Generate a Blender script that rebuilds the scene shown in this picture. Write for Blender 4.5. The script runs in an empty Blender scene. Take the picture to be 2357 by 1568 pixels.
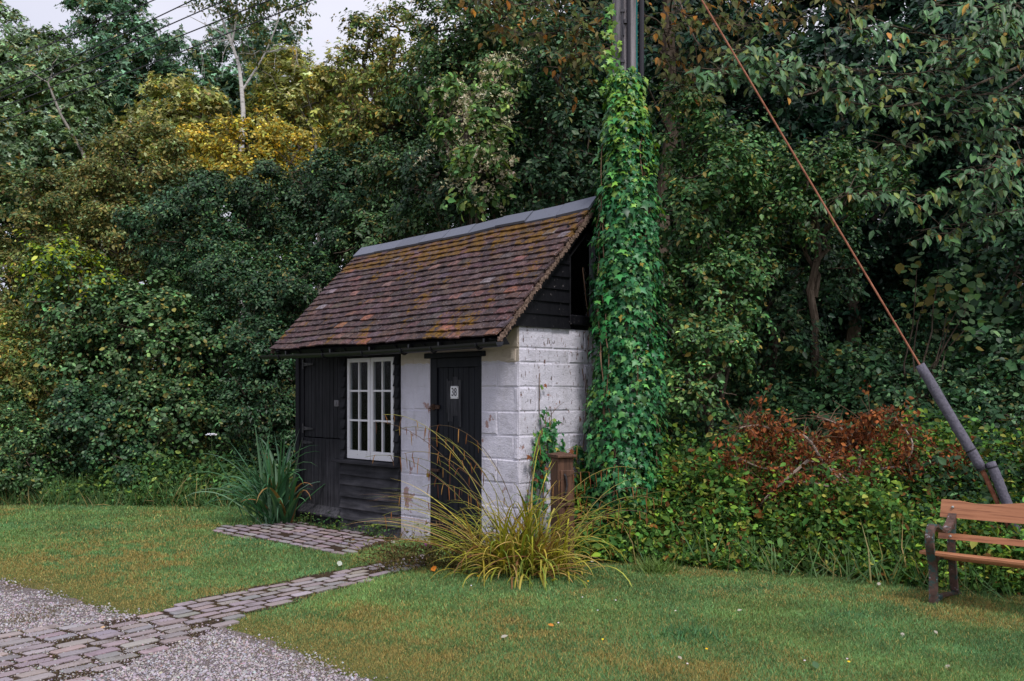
import bpy, math, random
import numpy as np
from mathutils import Vector, Matrix, noise as mnoise
R = math.radians
SC = bpy.context.scene
COL = SC.collection

# ---------------------------------------------------------------- camera
CF, HZ = 2215.0, 902.0           # focal length and horizon row of a 2357 px wide frame
EYE = 1.57
cd = bpy.data.cameras.new('camera'); cam = bpy.data.objects.new('camera', cd); COL.objects.link(cam)
cam.location = (0, 0, EYE); cam.rotation_euler = (R(90), 0, 0)
cd.sensor_width = 36; cd.lens = 36 * CF / 2357
cd.shift_y = (HZ - 784) / 2357
cd.clip_start = .05; cd.clip_end = 2000
SC.camera = cam

# ---------------------------------------------------------------- sky, sun, exposure
SUN_EL, SUN_ROT = R(56), R(158)
w = bpy.data.worlds.new('World'); SC.world = w; w.use_nodes = True
nt = w.node_tree; nt.nodes.clear()
sky = nt.nodes.new('ShaderNodeTexSky'); sky.sky_type = 'NISHITA'; sky.sun_disc = False
sky.sun_elevation = SUN_EL; sky.sun_rotation = SUN_ROT; sky.dust_density = 3; sky.air_density = 1.2
mixw = nt.nodes.new('ShaderNodeMix'); mixw.data_type = 'RGBA'; mixw.inputs[0].default_value = .86
tc = nt.nodes.new('ShaderNodeTexCoord'); cn = nt.nodes.new('ShaderNodeTexNoise'); cn.inputs['Scale'].default_value = 1.6
cn.inputs['Detail'].default_value = 5
cr = nt.nodes.new('ShaderNodeValToRGB')
cr.color_ramp.elements[0].position = .3; cr.color_ramp.elements[0].color = (3.9, 4.05, 5.3, 1)
cr.color_ramp.elements[1].position = .72; cr.color_ramp.elements[1].color = (7.4, 7.25, 7.9, 1)
nt.links.new(tc.outputs['Generated'], cn.inputs['Vector']); nt.links.new(cn.outputs['Fac'], cr.inputs[0])
nt.links.new(sky.outputs[0], mixw.inputs[6]); nt.links.new(cr.outputs[0], mixw.inputs[7])
bg = nt.nodes.new('ShaderNodeBackground'); bg.inputs[1].default_value = .122
ow = nt.nodes.new('ShaderNodeOutputWorld')
nt.links.new(mixw.outputs[2], bg.inputs[0]); nt.links.new(bg.outputs[0], ow.inputs[0])
sl = bpy.data.lights.new('sun', 'SUN'); sl.energy = 2.2; sl.angle = R(12); sl.color = (1, .965, .93)
so = bpy.data.objects.new('sun', sl); COL.objects.link(so)
sd = Vector((math.sin(SUN_ROT) * math.cos(SUN_EL), math.cos(SUN_ROT) * math.cos(SUN_EL), math.sin(SUN_EL)))
so.rotation_euler = sd.to_track_quat('Z', 'Y').to_euler(); so.location = (0, 0, 30)
SC.view_settings.view_transform = 'Standard'; SC.view_settings.look = 'None'
SC.view_settings.exposure = 0.27; SC.view_settings.gamma = 1.0
try:
    SC.cycles.max_bounces = 6; SC.cycles.transparent_max_bounces = 8; SC.cycles.use_denoising = True
    SC.cycles.use_adaptive_sampling = False
except Exception: pass

rs = np.random.default_rng(7); random.seed(11)
def at(u, v, Y): return np.array([(u - 1178.5) / CF * Y, Y, EYE + (HZ - v) / CF * Y])

# ---------------------------------------------------------------- materials
def S2L(c):
    return tuple(((x / 255) / 12.92 if x / 255 <= .04045 else ((x / 255 + .055) / 1.055) ** 2.4) for x in c) + (1,)
class NT:
    def __init__(s, name, rough=.7, spec=.4):
        s.m = bpy.data.materials.new(name); s.m.use_nodes = True; s.t = s.m.node_tree
        s.b = s.t.nodes['Principled BSDF']; s.b.inputs['Roughness'].default_value = rough
        s.b.inputs['Specular IOR Level'].default_value = spec
        s.tc = s.t.nodes.new('ShaderNodeTexCoord'); s.out = s.t.nodes['Material Output']
    def L(s, a, b): s.t.links.new(a, b)
    def map(s, scale=(1, 1, 1), src='Object', rot=(0, 0, 0)):
        n = s.t.nodes.new('ShaderNodeMapping'); n.inputs['Scale'].default_value = scale; n.inputs['Rotation'].default_value = rot
        s.L(s.tc.outputs[src], n.inputs[0]); return n.outputs[0]
    def noise(s, sc, vec=None, det=4, rough=.6):
        n = s.t.nodes.new('ShaderNodeTexNoise'); n.inputs['Scale'].default_value = sc; n.inputs['Detail'].default_value = det
        n.inputs['Roughness'].default_value = rough
        s.L(vec if vec is not None else s.tc.outputs['Object'], n.inputs['Vector']); return n.outputs['Fac']
    def vor(s, sc, vec=None, out='Distance'):
        n = s.t.nodes.new('ShaderNodeTexVoronoi'); n.inputs['Scale'].default_value = sc
        s.L(vec if vec is not None else s.tc.outputs['Object'], n.inputs['Vector']); return n.outputs[out]
    def ramp(s, f, pts):
        n = s.t.nodes.new('ShaderNodeValToRGB'); e = n.color_ramp.elements
        while len(e) < len(pts): e.new(.5)
        for i, (p, c) in enumerate(pts):
            e[i].position = p; e[i].color = c if hasattr(c, '__len__') else (c, c, c, 1)
        s.L(f, n.inputs[0]); return n.outputs[0]
    def mix(s, f, a, b, mode='MIX'):
        n = s.t.nodes.new('ShaderNodeMix'); n.data_type = 'RGBA'; n.blend_type = mode
        for i, x in ((0, f), (6, a), (7, b)):
            if hasattr(x, 'links'): s.L(x, n.inputs[i])
            else: n.inputs[i].default_value = x
        return n.outputs[2]
    def math(s, op, a, b=0.0):
        n = s.t.nodes.new('ShaderNodeMath'); n.operation = op
        for i, x in ((0, a), (1, b)):
            if hasattr(x, 'links'): s.L(x, n.inputs[i])
            else: n.inputs[i].default_value = x
        return n.outputs[0]
    def sep(s, vec=None):
        n = s.t.nodes.new('ShaderNodeSeparateXYZ'); s.L(vec if vec is not None else s.tc.outputs['Object'], n.inputs[0]); return n.outputs
    def attr(s, name='tint'):
        n = s.t.nodes.new('ShaderNodeAttribute'); n.attribute_name = name; return n.outputs['Color']
    def col(s, x):
        if hasattr(x, 'links'): s.L(x, s.b.inputs['Base Color'])
        else: s.b.inputs['Base Color'].default_value = x
    def rough(s, x): s.L(x, s.b.inputs['Roughness'])
    def bump(s, h, st=.3, d=.01):
        n = s.t.nodes.new('ShaderNodeBump'); n.inputs['Strength'].default_value = st; n.inputs['Distance'].default_value = d
        s.L(h, n.inputs['Height']); s.L(n.outputs[0], s.b.inputs['Normal'])

def leaf_mat(name, rough=.5, spec=.5, trans=.25):
    m = NT(name, rough, spec)
    c = m.attr()
    m.col(c)
    if trans > 0:
        t = m.t.nodes.new('ShaderNodeBsdfTranslucent'); x = m.t.nodes.new('ShaderNodeMixShader')
        x.inputs[0].default_value = trans
        br = m.mix(.6, c, (1.0, 1.0, .25, 1), 'MULTIPLY')
        m.L(br, t.inputs[0]); m.L(m.b.outputs[0], x.inputs[1]); m.L(t.outputs[0], x.inputs[2]); m.L(x.outputs[0], m.out.inputs[0])
    return m.m
LEAF = leaf_mat('leaf_glossy', .42, .24, .12)
LEAFM = leaf_mat('leaf_matt', .55, .14, .28)
IVYM = leaf_mat('ivy_leaf', .4, .30, .12)
GRASSM = leaf_mat('grass_blade', .6, .3, .3)
DRYM = leaf_mat('dry_leaf', .8, .15, .25)

def bark(name, c1, c2, sc=9):
    m = NT(name, .9, .1); v = m.map((1, 1, .18))
    n = m.noise(sc * 3, v, 6); m.col(m.ramp(n, [(.35, c1), (.65, c2)])); m.bump(n, .7, .02); return m.m
BARK = bark('bark', (.05, .035, .025, 1), (.14, .11, .085, 1))
BARKP = bark('pale_bark', (.16, .14, .12, 1), (.36, .33, .30, 1))
def birch():
    m = NT('birch_bark', .7, .3); v = m.map((.6, .6, 3)); n = m.noise(5, v, 5)
    m.col(m.ramp(n, [(.33, (.06, .05, .045, 1)), (.42, (.55, .52, .5, 1)), (.8, (.75, .72, .70, 1))])); return m.m
BIRCH = birch()

# ---------------------------------------------------------------- objects and meshes
def tag(o, label=None, cat=None, group=None, kind=None):
    for k, v in (('label', label), ('category', cat), ('group', group), ('kind', kind)):
        if v: o[k] = v
    return o
def empty(name, loc=(0, 0, 0), rz=0, label=None, cat=None, group=None):
    o = bpy.data.objects.new(name, None); COL.objects.link(o); o.location = loc; o.rotation_euler = (0, 0, rz)
    o.empty_display_size = .2
    return tag(o, label, cat, group)
class MB:
    """collects verts / faces (+ a colour per vertex) and links them as one mesh"""
    def __init__(s): s.v = []; s.f = []; s.c = []; s.n = 0
    def add(s, V, Fc, c=(1, 1, 1)):
        o = len(s.v); s.v += [tuple(p) for p in V]; s.f += [tuple(i + o for i in f) for f in Fc]; s.c += [tuple(c[:3]) + (1,)] * len(V)
        return s
    def box(s, x0, x1, y0, y1, z0, z1, c=(1, 1, 1), bev=0, jit=0):
        if bev:
            bev = min(bev, abs(x1 - x0) / 2.2, abs(y1 - y0) / 2.2, abs(z1 - z0) / 2.2)
            V = []
            for sx in (0, 1):
                for sy in (0, 1):
                    for sz in (0, 1):
                        X, Y, Z = (x0, x1)[sx], (y0, y1)[sy], (z0, z1)[sz]
                        dx, dy, dz = (bev, -bev)[sx], (bev, -bev)[sy], (bev, -bev)[sz]
                        V += [(X, Y + dy, Z + dz), (X + dx, Y, Z + dz), (X + dx, Y + dy, Z)]
            if jit: V = [(a + random.uniform(-jit, jit), b + random.uniform(-jit, jit), d + random.uniform(-jit, jit)) for a, b, d in V]
            bm_f = []
            i = lambda sx, sy, sz, k: (sx * 4 + sy * 2 + sz) * 3 + k
            bm_f += [(i(0,0,0,0), i(0,0,1,0), i(0,1,1,0), i(0,1,0,0)), (i(1,0,0,0), i(1,1,0,0), i(1,1,1,0), i(1,0,1,0)),
                     (i(0,0,0,1), i(1,0,0,1), i(1,0,1,1), i(0,0,1,1)), (i(0,1,0,1), i(0,1,1,1), i(1,1,1,1), i(1,1,0,1)),
                     (i(0,0,0,2), i(0,1,0,2), i(1,1,0,2), i(1,0,0,2)), (i(0,0,1,2), i(1,0,1,2), i(1,1,1,2), i(0,1,1,2))]
            for a in (0, 1):
                for b in (0, 1):
                    bm_f.append((i(a,b,0,0), i(a,b,0,1), i(a,b,1,1), i(a,b,1,0)))
                    bm_f.append((i(a,0,b,0), i(a,0,b,2), i(a,1,b,2), i(a,1,b,0)))
                    bm_f.append((i(0,a,b,1), i(0,a,b,2), i(1,a,b,2), i(1,a,b,1)))
                    for d in (0, 1): bm_f.append((i(a,b,d,0), i(a,b,d,1), i(a,b,d,2)))
            return s.add(V, bm_f, c)
        V = [(x, y, z) for x in (x0, x1) for y in (y0, y1) for z in (z0, z1)]
        if jit: V = [(a + random.uniform(-jit, jit), b + random.uniform(-jit, jit), d + random.uniform(-jit, jit)) for a, b, d in V]
        return s.add(V, [(0, 1, 3, 2), (4, 6, 7, 5), (0, 4, 5, 1), (2, 3, 7, 6), (0, 2, 6, 4), (1, 5, 7, 3)], c)
    def tube(s, pts, rad, seg=6, c=(1, 1, 1), cap=True, flat=None):
        pts = [Vector(p) for p in pts]; n = len(pts)
        if not hasattr(rad, '__len__'): rad = [rad] * n
        up = Vector((0, 0, 1)); V = []; prev = None
        for k, p in enumerate(pts):
            d = (pts[min(k + 1, n - 1)] - pts[max(k - 1, 0)]).normalized()
            a = d.cross(up) if prev is None else prev - d * prev.dot(d)
            if a.length < 1e-4: a = d.cross(Vector((1, 0, 0)))
            a.normalize(); b = d.cross(a); prev = a
            for j in range(seg):
                t = 2 * math.pi * j / seg
                V.append(p + a * (math.cos(t) * rad[k]) + b * (math.sin(t) * rad[k]))
        Fc = [(k * seg + j, k * seg + (j + 1) % seg, (k + 1) * seg + (j + 1) % seg, (k + 1) * seg + j) for k in range(n - 1) for j in range(seg)]
        if cap: Fc += [tuple(range(seg))[::-1], tuple((n - 1) * seg + j for j in range(seg))]
        return s.add(V, Fc, c)
    def prism(s, prof, x0, x1, c=(1, 1, 1), axis='x'):
        n = len(prof)
        mk = (lambda x, a, b: (x, a, b)) if axis == 'x' else ((lambda x, a, b: (a, x, b)) if axis == 'y' else (lambda x, a, b: (a, b, x)))
        V = [mk(x0, a, b) for a, b in prof] + [mk(x1, a, b) for a, b in prof]
        return s.add(V, [tuple(range(n))[::-1], tuple(range(n, 2 * n))] + [(i, (i + 1) % n, n + (i + 1) % n, n + i) for i in range(n)], c)
    def build(s, name, mat, parent=None, fn=None, smooth=False):
        me = bpy.data.meshes.new(name); V = s.v if fn is None else [fn(p) for p in s.v]
        me.from_pydata(V, [], s.f); me.materials.append(mat)
        a = me.color_attributes.new('tint', 'FLOAT_COLOR', 'POINT'); a.data.foreach_set('color', np.array(s.c, dtype=np.float32).ravel())
        if smooth: me.polygons.foreach_set('use_smooth', [True] * len(me.polygons))
        import bmesh
        bm = bmesh.new(); bm.from_mesh(me); bmesh.ops.recalc_face_normals(bm, faces=bm.faces); bm.to_mesh(me); bm.free()
        o = bpy.data.objects.new(name, me); COL.objects.link(o); o.parent = parent
        return o

def mesh_np(name, V, loops, counts, cols, mat, parent=None, smooth=False):
    me = bpy.data.meshes.new(name); nv = len(V)
    me.vertices.add(nv); me.vertices.foreach_set('co', np.ascontiguousarray(V, dtype=np.float32).ravel())
    me.loops.add(len(loops)); me.loops.foreach_set('vertex_index', loops.astype(np.int32))
    me.polygons.add(len(counts)); st = np.zeros(len(counts), np.int32); st[1:] = np.cumsum(counts)[:-1]
    me.polygons.foreach_set('loop_start', st)
    if smooth: me.polygons.foreach_set('use_smooth', np.ones(len(counts), bool))
    me.update(calc_edges=True)
    a = me.color_attributes.new('tint', 'FLOAT_COLOR', 'POINT')
    c4 = np.ones((nv, 4), np.float32); c4[:, :3] = cols; a.data.foreach_set('color', c4.ravel())
    me.materials.append(mat)
    o = bpy.data.objects.new(name, me); COL.objects.link(o); o.parent = parent
    return o

TPL = {
 'oval': ([(0,0,0),(.27,.3,.05),(.24,.62,.03),(0,1,-.08),(-.24,.62,.03),(-.27,.3,.05)], [(0,1,2,3),(0,3,4,5)]),
 'long': ([(0,0,0),(.17,.3,.04),(.15,.62,.0),(0,1,-.16),(-.15,.62,.0),(-.17,.3,.04)], [(0,1,2,3),(0,3,4,5)]),
 'round': ([(0,0,0),(.33,.2,.04),(.38,.55,.05),(0,.95,-.05),(-.38,.55,.05),(-.33,.2,.04)], [(0,1,2,3),(0,3,4,5)]),
 'ivy': ([(0,.32,.05),(0,0,0),(.3,-.06,-.05),(.22,.2,.02),(.52,.38,-.06),(.2,.52,.02),(0,1,-.1),(-.2,.52,.02),(-.52,.38,-.06),(-.22,.2,.02),(-.3,-.06,-.05)],
         [(0,1,2,3),(0,3,4,5),(0,5,6,7),(0,7,8,9),(0,9,10,1)]),
 'blade': ([(-.05,0,0),(.05,0,0),(-.035,.55,.06),(.035,.55,.06),(0,1,.28)], [(0,1,3,2),(2,3,4)]),
 'cluster': None, 'stone': ([(1,0,0),(0,1,0),(-1,0,0),(0,-1,0),(0,0,1),(.72,.72,-.1)], [(0,5,4),(5,1,4),(1,2,4),(2,3,4),(3,0,4)]),
}
_c = ([], [])
for _k in range(3):                      # three leaves on a twig tip, for far crowns
    _a = (_k - 1) * 1.3; _b = [(x * 1.1, y) for x, y in ((0,0),(.2,.35),(0,.8),(-.2,.35))]
    _o = len(_c[0]); _c[0].extend([(x * math.cos(_a) + y * math.sin(_a), -x * math.sin(_a) + y * math.cos(_a), .12 * y * (_k - 1)) for x, y in _b]); _c[1].append((_o, _o + 1, _o + 2, _o + 3))
TPL['cluster'] = _c
def norm(a): return a / np.maximum(np.linalg.norm(a, axis=1, keepdims=True), 1e-6)
def scatter(name, P, N, D, size, cols, mat, tpl='oval', parent=None, wide=1.0, jit=None):
    """copies of a small leaf / blade template merged into one mesh"""
    tv, tf = TPL[tpl]; tv = np.array(tv, np.float32); k = len(tv); n = len(P)
    N = norm(N); D = norm(D - N * np.sum(D * N, 1, keepdims=True)); Sd = np.cross(D, N)
    sz = np.asarray(size, np.float32).reshape(-1, 1, 1) * np.ones((n, 1, 1), np.float32)
    wv = np.asarray(wide, np.float32).reshape(-1, 1, 1)
    V = P[:, None, :] + sz * (tv[None, :, 0:1] * wv * Sd[:, None, :] + tv[None, :, 1:2] * D[:, None, :] + tv[None, :, 2:3] * N[:, None, :])
    lo = np.concatenate([np.array(f) for f in tf]); ct = np.array([len(f) for f in tf])
    loops = (lo[None, :] + (np.arange(n) * k)[:, None]).ravel(); counts = np.tile(ct, n)
    C = np.repeat(np.asarray(cols, np.float32), k, axis=0)
    return mesh_np(name, V.reshape(-1, 3), loops, counts, C, mat, parent)
def pick(pal, n, sd=.22, rg=None):
    """per leaf colours from a palette [(weight, rgb)]"""
    rg = rg or rs; wts = np.array([p[0] for p in pal], float); wts /= wts.sum()
    c = np.array([p[1] for p in pal], float)[rg.choice(len(pal), n, p=wts)]
    return np.clip(c * np.exp(rg.normal(0, sd, (n, 1))) * np.exp(rg.normal(0, .07, (n, 3))), 0, 1)
def vnoise(x, y, sc, seed=0):
    """cheap 2-d value noise"""
    r_ = np.random.default_rng(seed).random((64, 64)); x = np.asarray(x) * sc + 100; y = np.asarray(y) * sc + 100
    xi = np.floor(x).astype(int); yi = np.floor(y).astype(int); fx = x - xi; fy = y - yi
    fx = fx * fx * (3 - 2 * fx); fy = fy * fy * (3 - 2 * fy); g = lambda a, b: r_[a % 64, b % 64]
    return (g(xi, yi) * (1 - fx) + g(xi + 1, yi) * fx) * (1 - fy) + (g(xi, yi + 1) * (1 - fx) + g(xi + 1, yi + 1) * fx) * fy
def fbm(x, y, sc, seed=0): return (vnoise(x, y, sc, seed) + .5 * vnoise(x, y, sc * 2.1, seed + 1) + .25 * vnoise(x, y, sc * 4.3, seed + 2)) / 1.75

# ---------------------------------------------------------------- ground
EDGE = [(-60, 15), (-6.45, 13.3), (-3.4, 13.1), (-1.2, 13.3), (.40, 11.6), (.50, 8.98), (.9, 8.80), (1.6, 8.72), (2.95, 7.92), (3.72, 7.35), (5, 7.0), (60, 7)]
def edge_y(x): return np.interp(x, [e[0] for e in EDGE], [e[1] for e in EDGE])
def terr(x, y):
    x = np.asarray(x, float); y = np.asarray(y, float); d = y - edge_y(x) - 1.0
    h = np.clip(d, 0, None) * .42; top = np.where(x > 0, 3.2, 2.2)
    h = top * (1 - np.exp(-h / top)); return h
def ground_material():
    m = NT('ground_soil', .95, .1)
    n = m.noise(1.1, None, 6); n2 = m.noise(60, None, 3)
    a = m.ramp(n, [(.35, (.085, .12, .035, 1)), (.52, (.12, .15, .045, 1)), (.7, (.16, .14, .055, 1))])
    m.col(m.mix(m.ramp(n2, [(.35, 0), (.65, 1)]), a, m.mix(.6, a, (.03, .035, .012, 1)))); m.bump(n2, .8, .03); return m.m
gx = np.concatenate([[-900, -300, -120], np.linspace(-60, -14, 24), np.linspace(-13, 13, 80), np.linspace(14, 60, 24), [120, 300, 900]])
gy = np.concatenate([[-900, -200, -50, -10], np.linspace(-2, 24, 90), np.linspace(25, 70, 30), [120, 300, 900]])
GX, GY = np.meshgrid(gx, gy); GZ = terr(GX, GY); nx = len(gx)
V = np.stack([GX, GY, GZ], -1).reshape(-1, 3); I = np.arange(len(V)).reshape(len(gy), nx)
q = np.stack([I[:-1, :-1], I[:-1, 1:], I[1:, 1:], I[1:, :-1]], -1).reshape(-1)
tag(mesh_np('ground', V, q, np.full(len(q) // 4, 4), np.ones((len(V), 3)), ground_material(), smooth=True), kind='structure')

# lawn / gravel / path layout, all in metres on the ground
GR = [(-9.5, 10.6), (-6.2, 9.2), (-4.23, 7.98), (-3.52, 7.46), (-2.9, 6.92), (-2.52, 6.68), (-1.93, 6.42), (-1.85, 6.24), (-1.55, 6.02), (-1.31, 5.82), (-1.02, 5.5), (-.82, 5.22), (-.4, 4.6), (.3, 3.2), (.8, 1.0), (.8, -6), (-12, -6), (-14, 10.6)]
def in_poly(x, y, poly):
    x = np.asarray(x); y = np.asarray(y); r_ = np.zeros(x.shape, bool); n = len(poly)
    for i in range(n):
        x0, y0 = poly[i]; x1, y1 = poly[(i + 1) % n]
        c = ((y0 > y) != (y1 > y)) & (x < (x1 - x0) * (y - y0) / ((y1 - y0) if y1 != y0 else 1e-9) + x0); r_ ^= c
    return r_
PL = [(-1.22, 8.80), (-2.25, 7.40), (-2.66, 6.62), (-3.34, 6.20), (-4.6, 4.9), (-5.6, 3.9), (-4.4, 2.6), (-3.4, 3.9), (-2.33, 5.20), (-1.93, 6.42), (-1.89, 6.80), (-1.08, 8.15), (-.75, 8.75), (-.8, 9.3)]
PATIO = [(-3.4, 11.12), (-3.27, 10.66), (-1.62, 9.22), (-1.25, 9.95), (-1.15, 10.2), (-2.6, 11.55)]
def flat_poly(name, poly, z, mat, step=.06, wob=.05):
    out = []
    for i in range(len(poly)):
        a = np.array(poly[i]); b = np.array(poly[(i + 1) % len(poly)]); L_ = np.linalg.norm(b - a); k = max(1, int(L_ / step))
        nrm = np.array([-(b - a)[1], (b - a)[0]]) / max(L_, 1e-6)
        for j in range(k):
            p = a + (b - a) * j / k; o = ((float(vnoise(p[0], p[1], 6, 3)) - .5) * 2 + (float(vnoise(p[0], p[1], 2.3, 8)) - .5) * 2.4) * wob + random.uniform(-.2, .2) * wob; p = p + nrm * o
            out.append((p[0], p[1], z))
    me = bpy.data.meshes.new(name)
    from mathutils.geometry import tessellate_polygon
    tris = tessellate_polygon([[Vector(p) for p in out]])
    me.from_pydata(out, [], [tuple(t) for t in tris]); me.materials.append(mat)
    import bmesh
    bm = bmesh.new(); bm.from_mesh(me); bmesh.ops.recalc_face_normals(bm, faces=bm.faces)
    for f in bm.faces:
        if f.normal.z < 0: f.normal_flip()
    bm.to_mesh(me); bm.free()
    o = bpy.data.objects.new(name, me); COL.objects.link(o); return tag(o, kind='structure')
def gravel_mat():
    m = NT('gravel_bed', .9, .2); v = m.vor(95, None, 'Color'); s_ = m.sep(v)[0]; d = m.vor(95)
    base = m.ramp(s_, [(0, (.27, .235, .24, 1)), (.5, (.36, .32, .33, 1)), (1, (.44, .395, .41, 1))])
    c = m.mix(m.ramp(d, [(.0, 0), (.55, .8)]), base, (.10, .075, .065, 1))
    moss = m.ramp(m.noise(2.6, None, 5), [(.56, 0), (.63, .75)])
    m.col(m.mix(moss, c, (.12, .085, .04, 1))); m.bump(d, 1, -.012); return m.m
flat_poly('gravel', GR, .006, gravel_mat(), wob=.085)
def dirt_mat(name, c1, c2):
    m = NT(name, .95, .1); n = m.noise(45, None, 5); m.col(m.ramp(n, [(.35, c1), (.7, c2)])); m.bump(n, .8, .01); return m.m
DIRT = dirt_mat('dirt_joint', (.020, .013, .010, 1), (.075, .05, .032, 1))

def setts(name, poly, rows_dir, origin, L0, W0, gap, z, h, pal, skip=.03, dome=.22, edge_in=0.0, jit=.01, inside=None):
    """granite setts laid in rows: worn stones with domed tops, one mesh"""
    d = np.array(rows_dir, float); d /= np.linalg.norm(d); nrm = np.array([-d[1], d[0]]); mb = MB()
    for r_ in range(-60, 60):
        off = random.random() * L0; j = -60
        pos = -9.0 + off
        while pos < 9:
            l = L0 * random.uniform(.75, 1.2); w_ = W0 * random.uniform(.85, 1.08)
            c = np.array(origin) + d * (pos + l / 2) + nrm * (r_ * (W0 + gap)); pos += l + gap * random.uniform(.6, 1.6)
            if not in_poly(c[0], c[1], poly) or random.random() < skip: continue
            if inside and not inside(c): continue
            a = random.gauss(0, .035); dd = d * math.cos(a) + nrm * math.sin(a); nn = np.array([-dd[1], dd[0]])
            K = 10; rim = []; mid = []; low = []
            zt = z + h * random.uniform(.45, 1.1)
            tx, ty = random.gauss(0, .012), random.gauss(0, .012)
            for k in range(K):
                t = 2 * math.pi * (k + .5) / K; ex = .22
                sx = math.copysign(abs(math.cos(t)) ** ex, math.cos(t)); sy = math.copysign(abs(math.sin(t)) ** ex, math.sin(t))
                px = l / 2 * sx * random.uniform(.93, 1.03); py = w_ / 2 * sy * random.uniform(.88, 1.05)
                tz = px * tx + py * ty
                for lst, f_, zz in ((low, 1.0, z - .01), (mid, .985, zt - h * dome + tz), (rim, .90, zt + tz)):
                    p = c + dd * px * f_ + nn * py * f_; lst.append((p[0], p[1], zz))
            ctr = (c[0], c[1], zt + .003)
            V = low + mid + rim + [ctr]
            Fc = [(i, (i + 1) % K, K + (i + 1) % K, K + i) for i in range(K)] + [(K + i, K + (i + 1) % K, 2 * K + (i + 1) % K, 2 * K + i) for i in range(K)] + [(2 * K + i, 2 * K + (i + 1) % K, 3 * K) for i in range(K)]
            cc = pick(pal, 1, .13)[0]; mb.add(V, Fc, cc)
    return mb
def stone_mat():
    m = NT('worn_sett', .62, .4); n = m.noise(120, None, 4); n2 = m.noise(7, None, 4)
    c = m.mix(m.ramp(n, [(.3, .0), (.75, .5)]), m.attr(), (.42, .36, .38, 1))
    c = m.mix(m.ramp(n2, [(.55, 0), (.72, .5)]), c, (.07, .05, .035, 1)); m.col(c); m.bump(n, .5, .004); return m.m
STONE = stone_mat()
spal = [(5, (.25, .205, .215)), (3, (.25, .205, .20)), (2, (.215, .195, .205)), (2, (.29, .25, .255))]
flat_poly('path', PL, .010, NT('x').m if False else DIRT, wob=.05)
ps = setts('path', PL, (.60, .80), (-2.0, 6.9), .205, .082, .024, .007, .012, spal, skip=.07)
tag(ps.build('path_setts', STONE, smooth=False), kind='structure')
flat_poly('patio', PATIO, .012, DIRT, wob=.05)
pp = setts('patio', PATIO, (.70, -.71), (-2.3, 10.3), .17, .085, .045, .010, .014, [(5, (.25, .20, .21)), (3, (.21, .175, .19)), (2, (.30, .25, .26))], skip=.06,
           inside=lambda c: random.random() > max(0, (c[0] * .72 + c[1] * .69 - 5.95)) * 3.0)
tag(pp.build('patio_setts', STONE), kind='structure')

def lawn_mask(x, y):
    w1 = (fbm(x, y, 4, 5) - .5) * .26 + (fbm(x, y, 14, 6) - .5) * .12; w2 = (fbm(x, y, 4, 9) - .5) * .26 + (fbm(x, y, 14, 8) - .5) * .12
    g = in_poly(x + w1, y + w2, GR); p = in_poly(x + w1 * .6, y + w2 * .6, PL); pt = in_poly(x + w1 * .5, y + w2 * .5, PATIO)
    return ~(g | p | pt)
# pebbles on the gravel, thinning to dirt at the lawn's edge
n = 150000
X = rs.uniform(-6.0, .2, n); Y = 4.6 + rs.random(n) ** 1.3 * 4.6
k = in_poly(X + rs.normal(0, .07, n), Y + rs.normal(0, .07, n), GR) & (abs(X) < Y * .58 + .2) & (Y > 4.8); edge_m = lawn_mask(X, Y); k &= (~edge_m | (rs.random(n) < .35))
k &= (fbm(X, Y, 2.2, 31) < .66) | (rs.random(n) < .3)
k &= ~(in_poly(X, Y, PL) & (rs.random(n) < .45))
X, Y = X[k], Y[k]; n = len(X); P = np.stack([X, Y, np.full(n, .008)], -1)
N = np.tile([0, 0, 1.], (n, 1)) + rs.normal(0, .25, (n, 3)); D = rs.normal(0, 1, (n, 3)); D[:, 2] = 0
gpal = [(5, (.40, .36, .375)), (4, (.335, .295, .31)), (1.2, (.44, .41, .43)), (1, (.30, .235, .21)), (.8, (.18, .16, .165))]
SM = NT('pebble', .8, .3); SM.col(SM.attr())
tag(scatter('gravel_stones', P, N, D, np.minimum(rs.gamma(5, .00105, n), .012), pick(gpal, n, .10), SM.m, 'stone'),
    'loose pale grey and lilac gravel stones spread over the drive in the near corner', 'gravel', kind='stuff')

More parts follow.
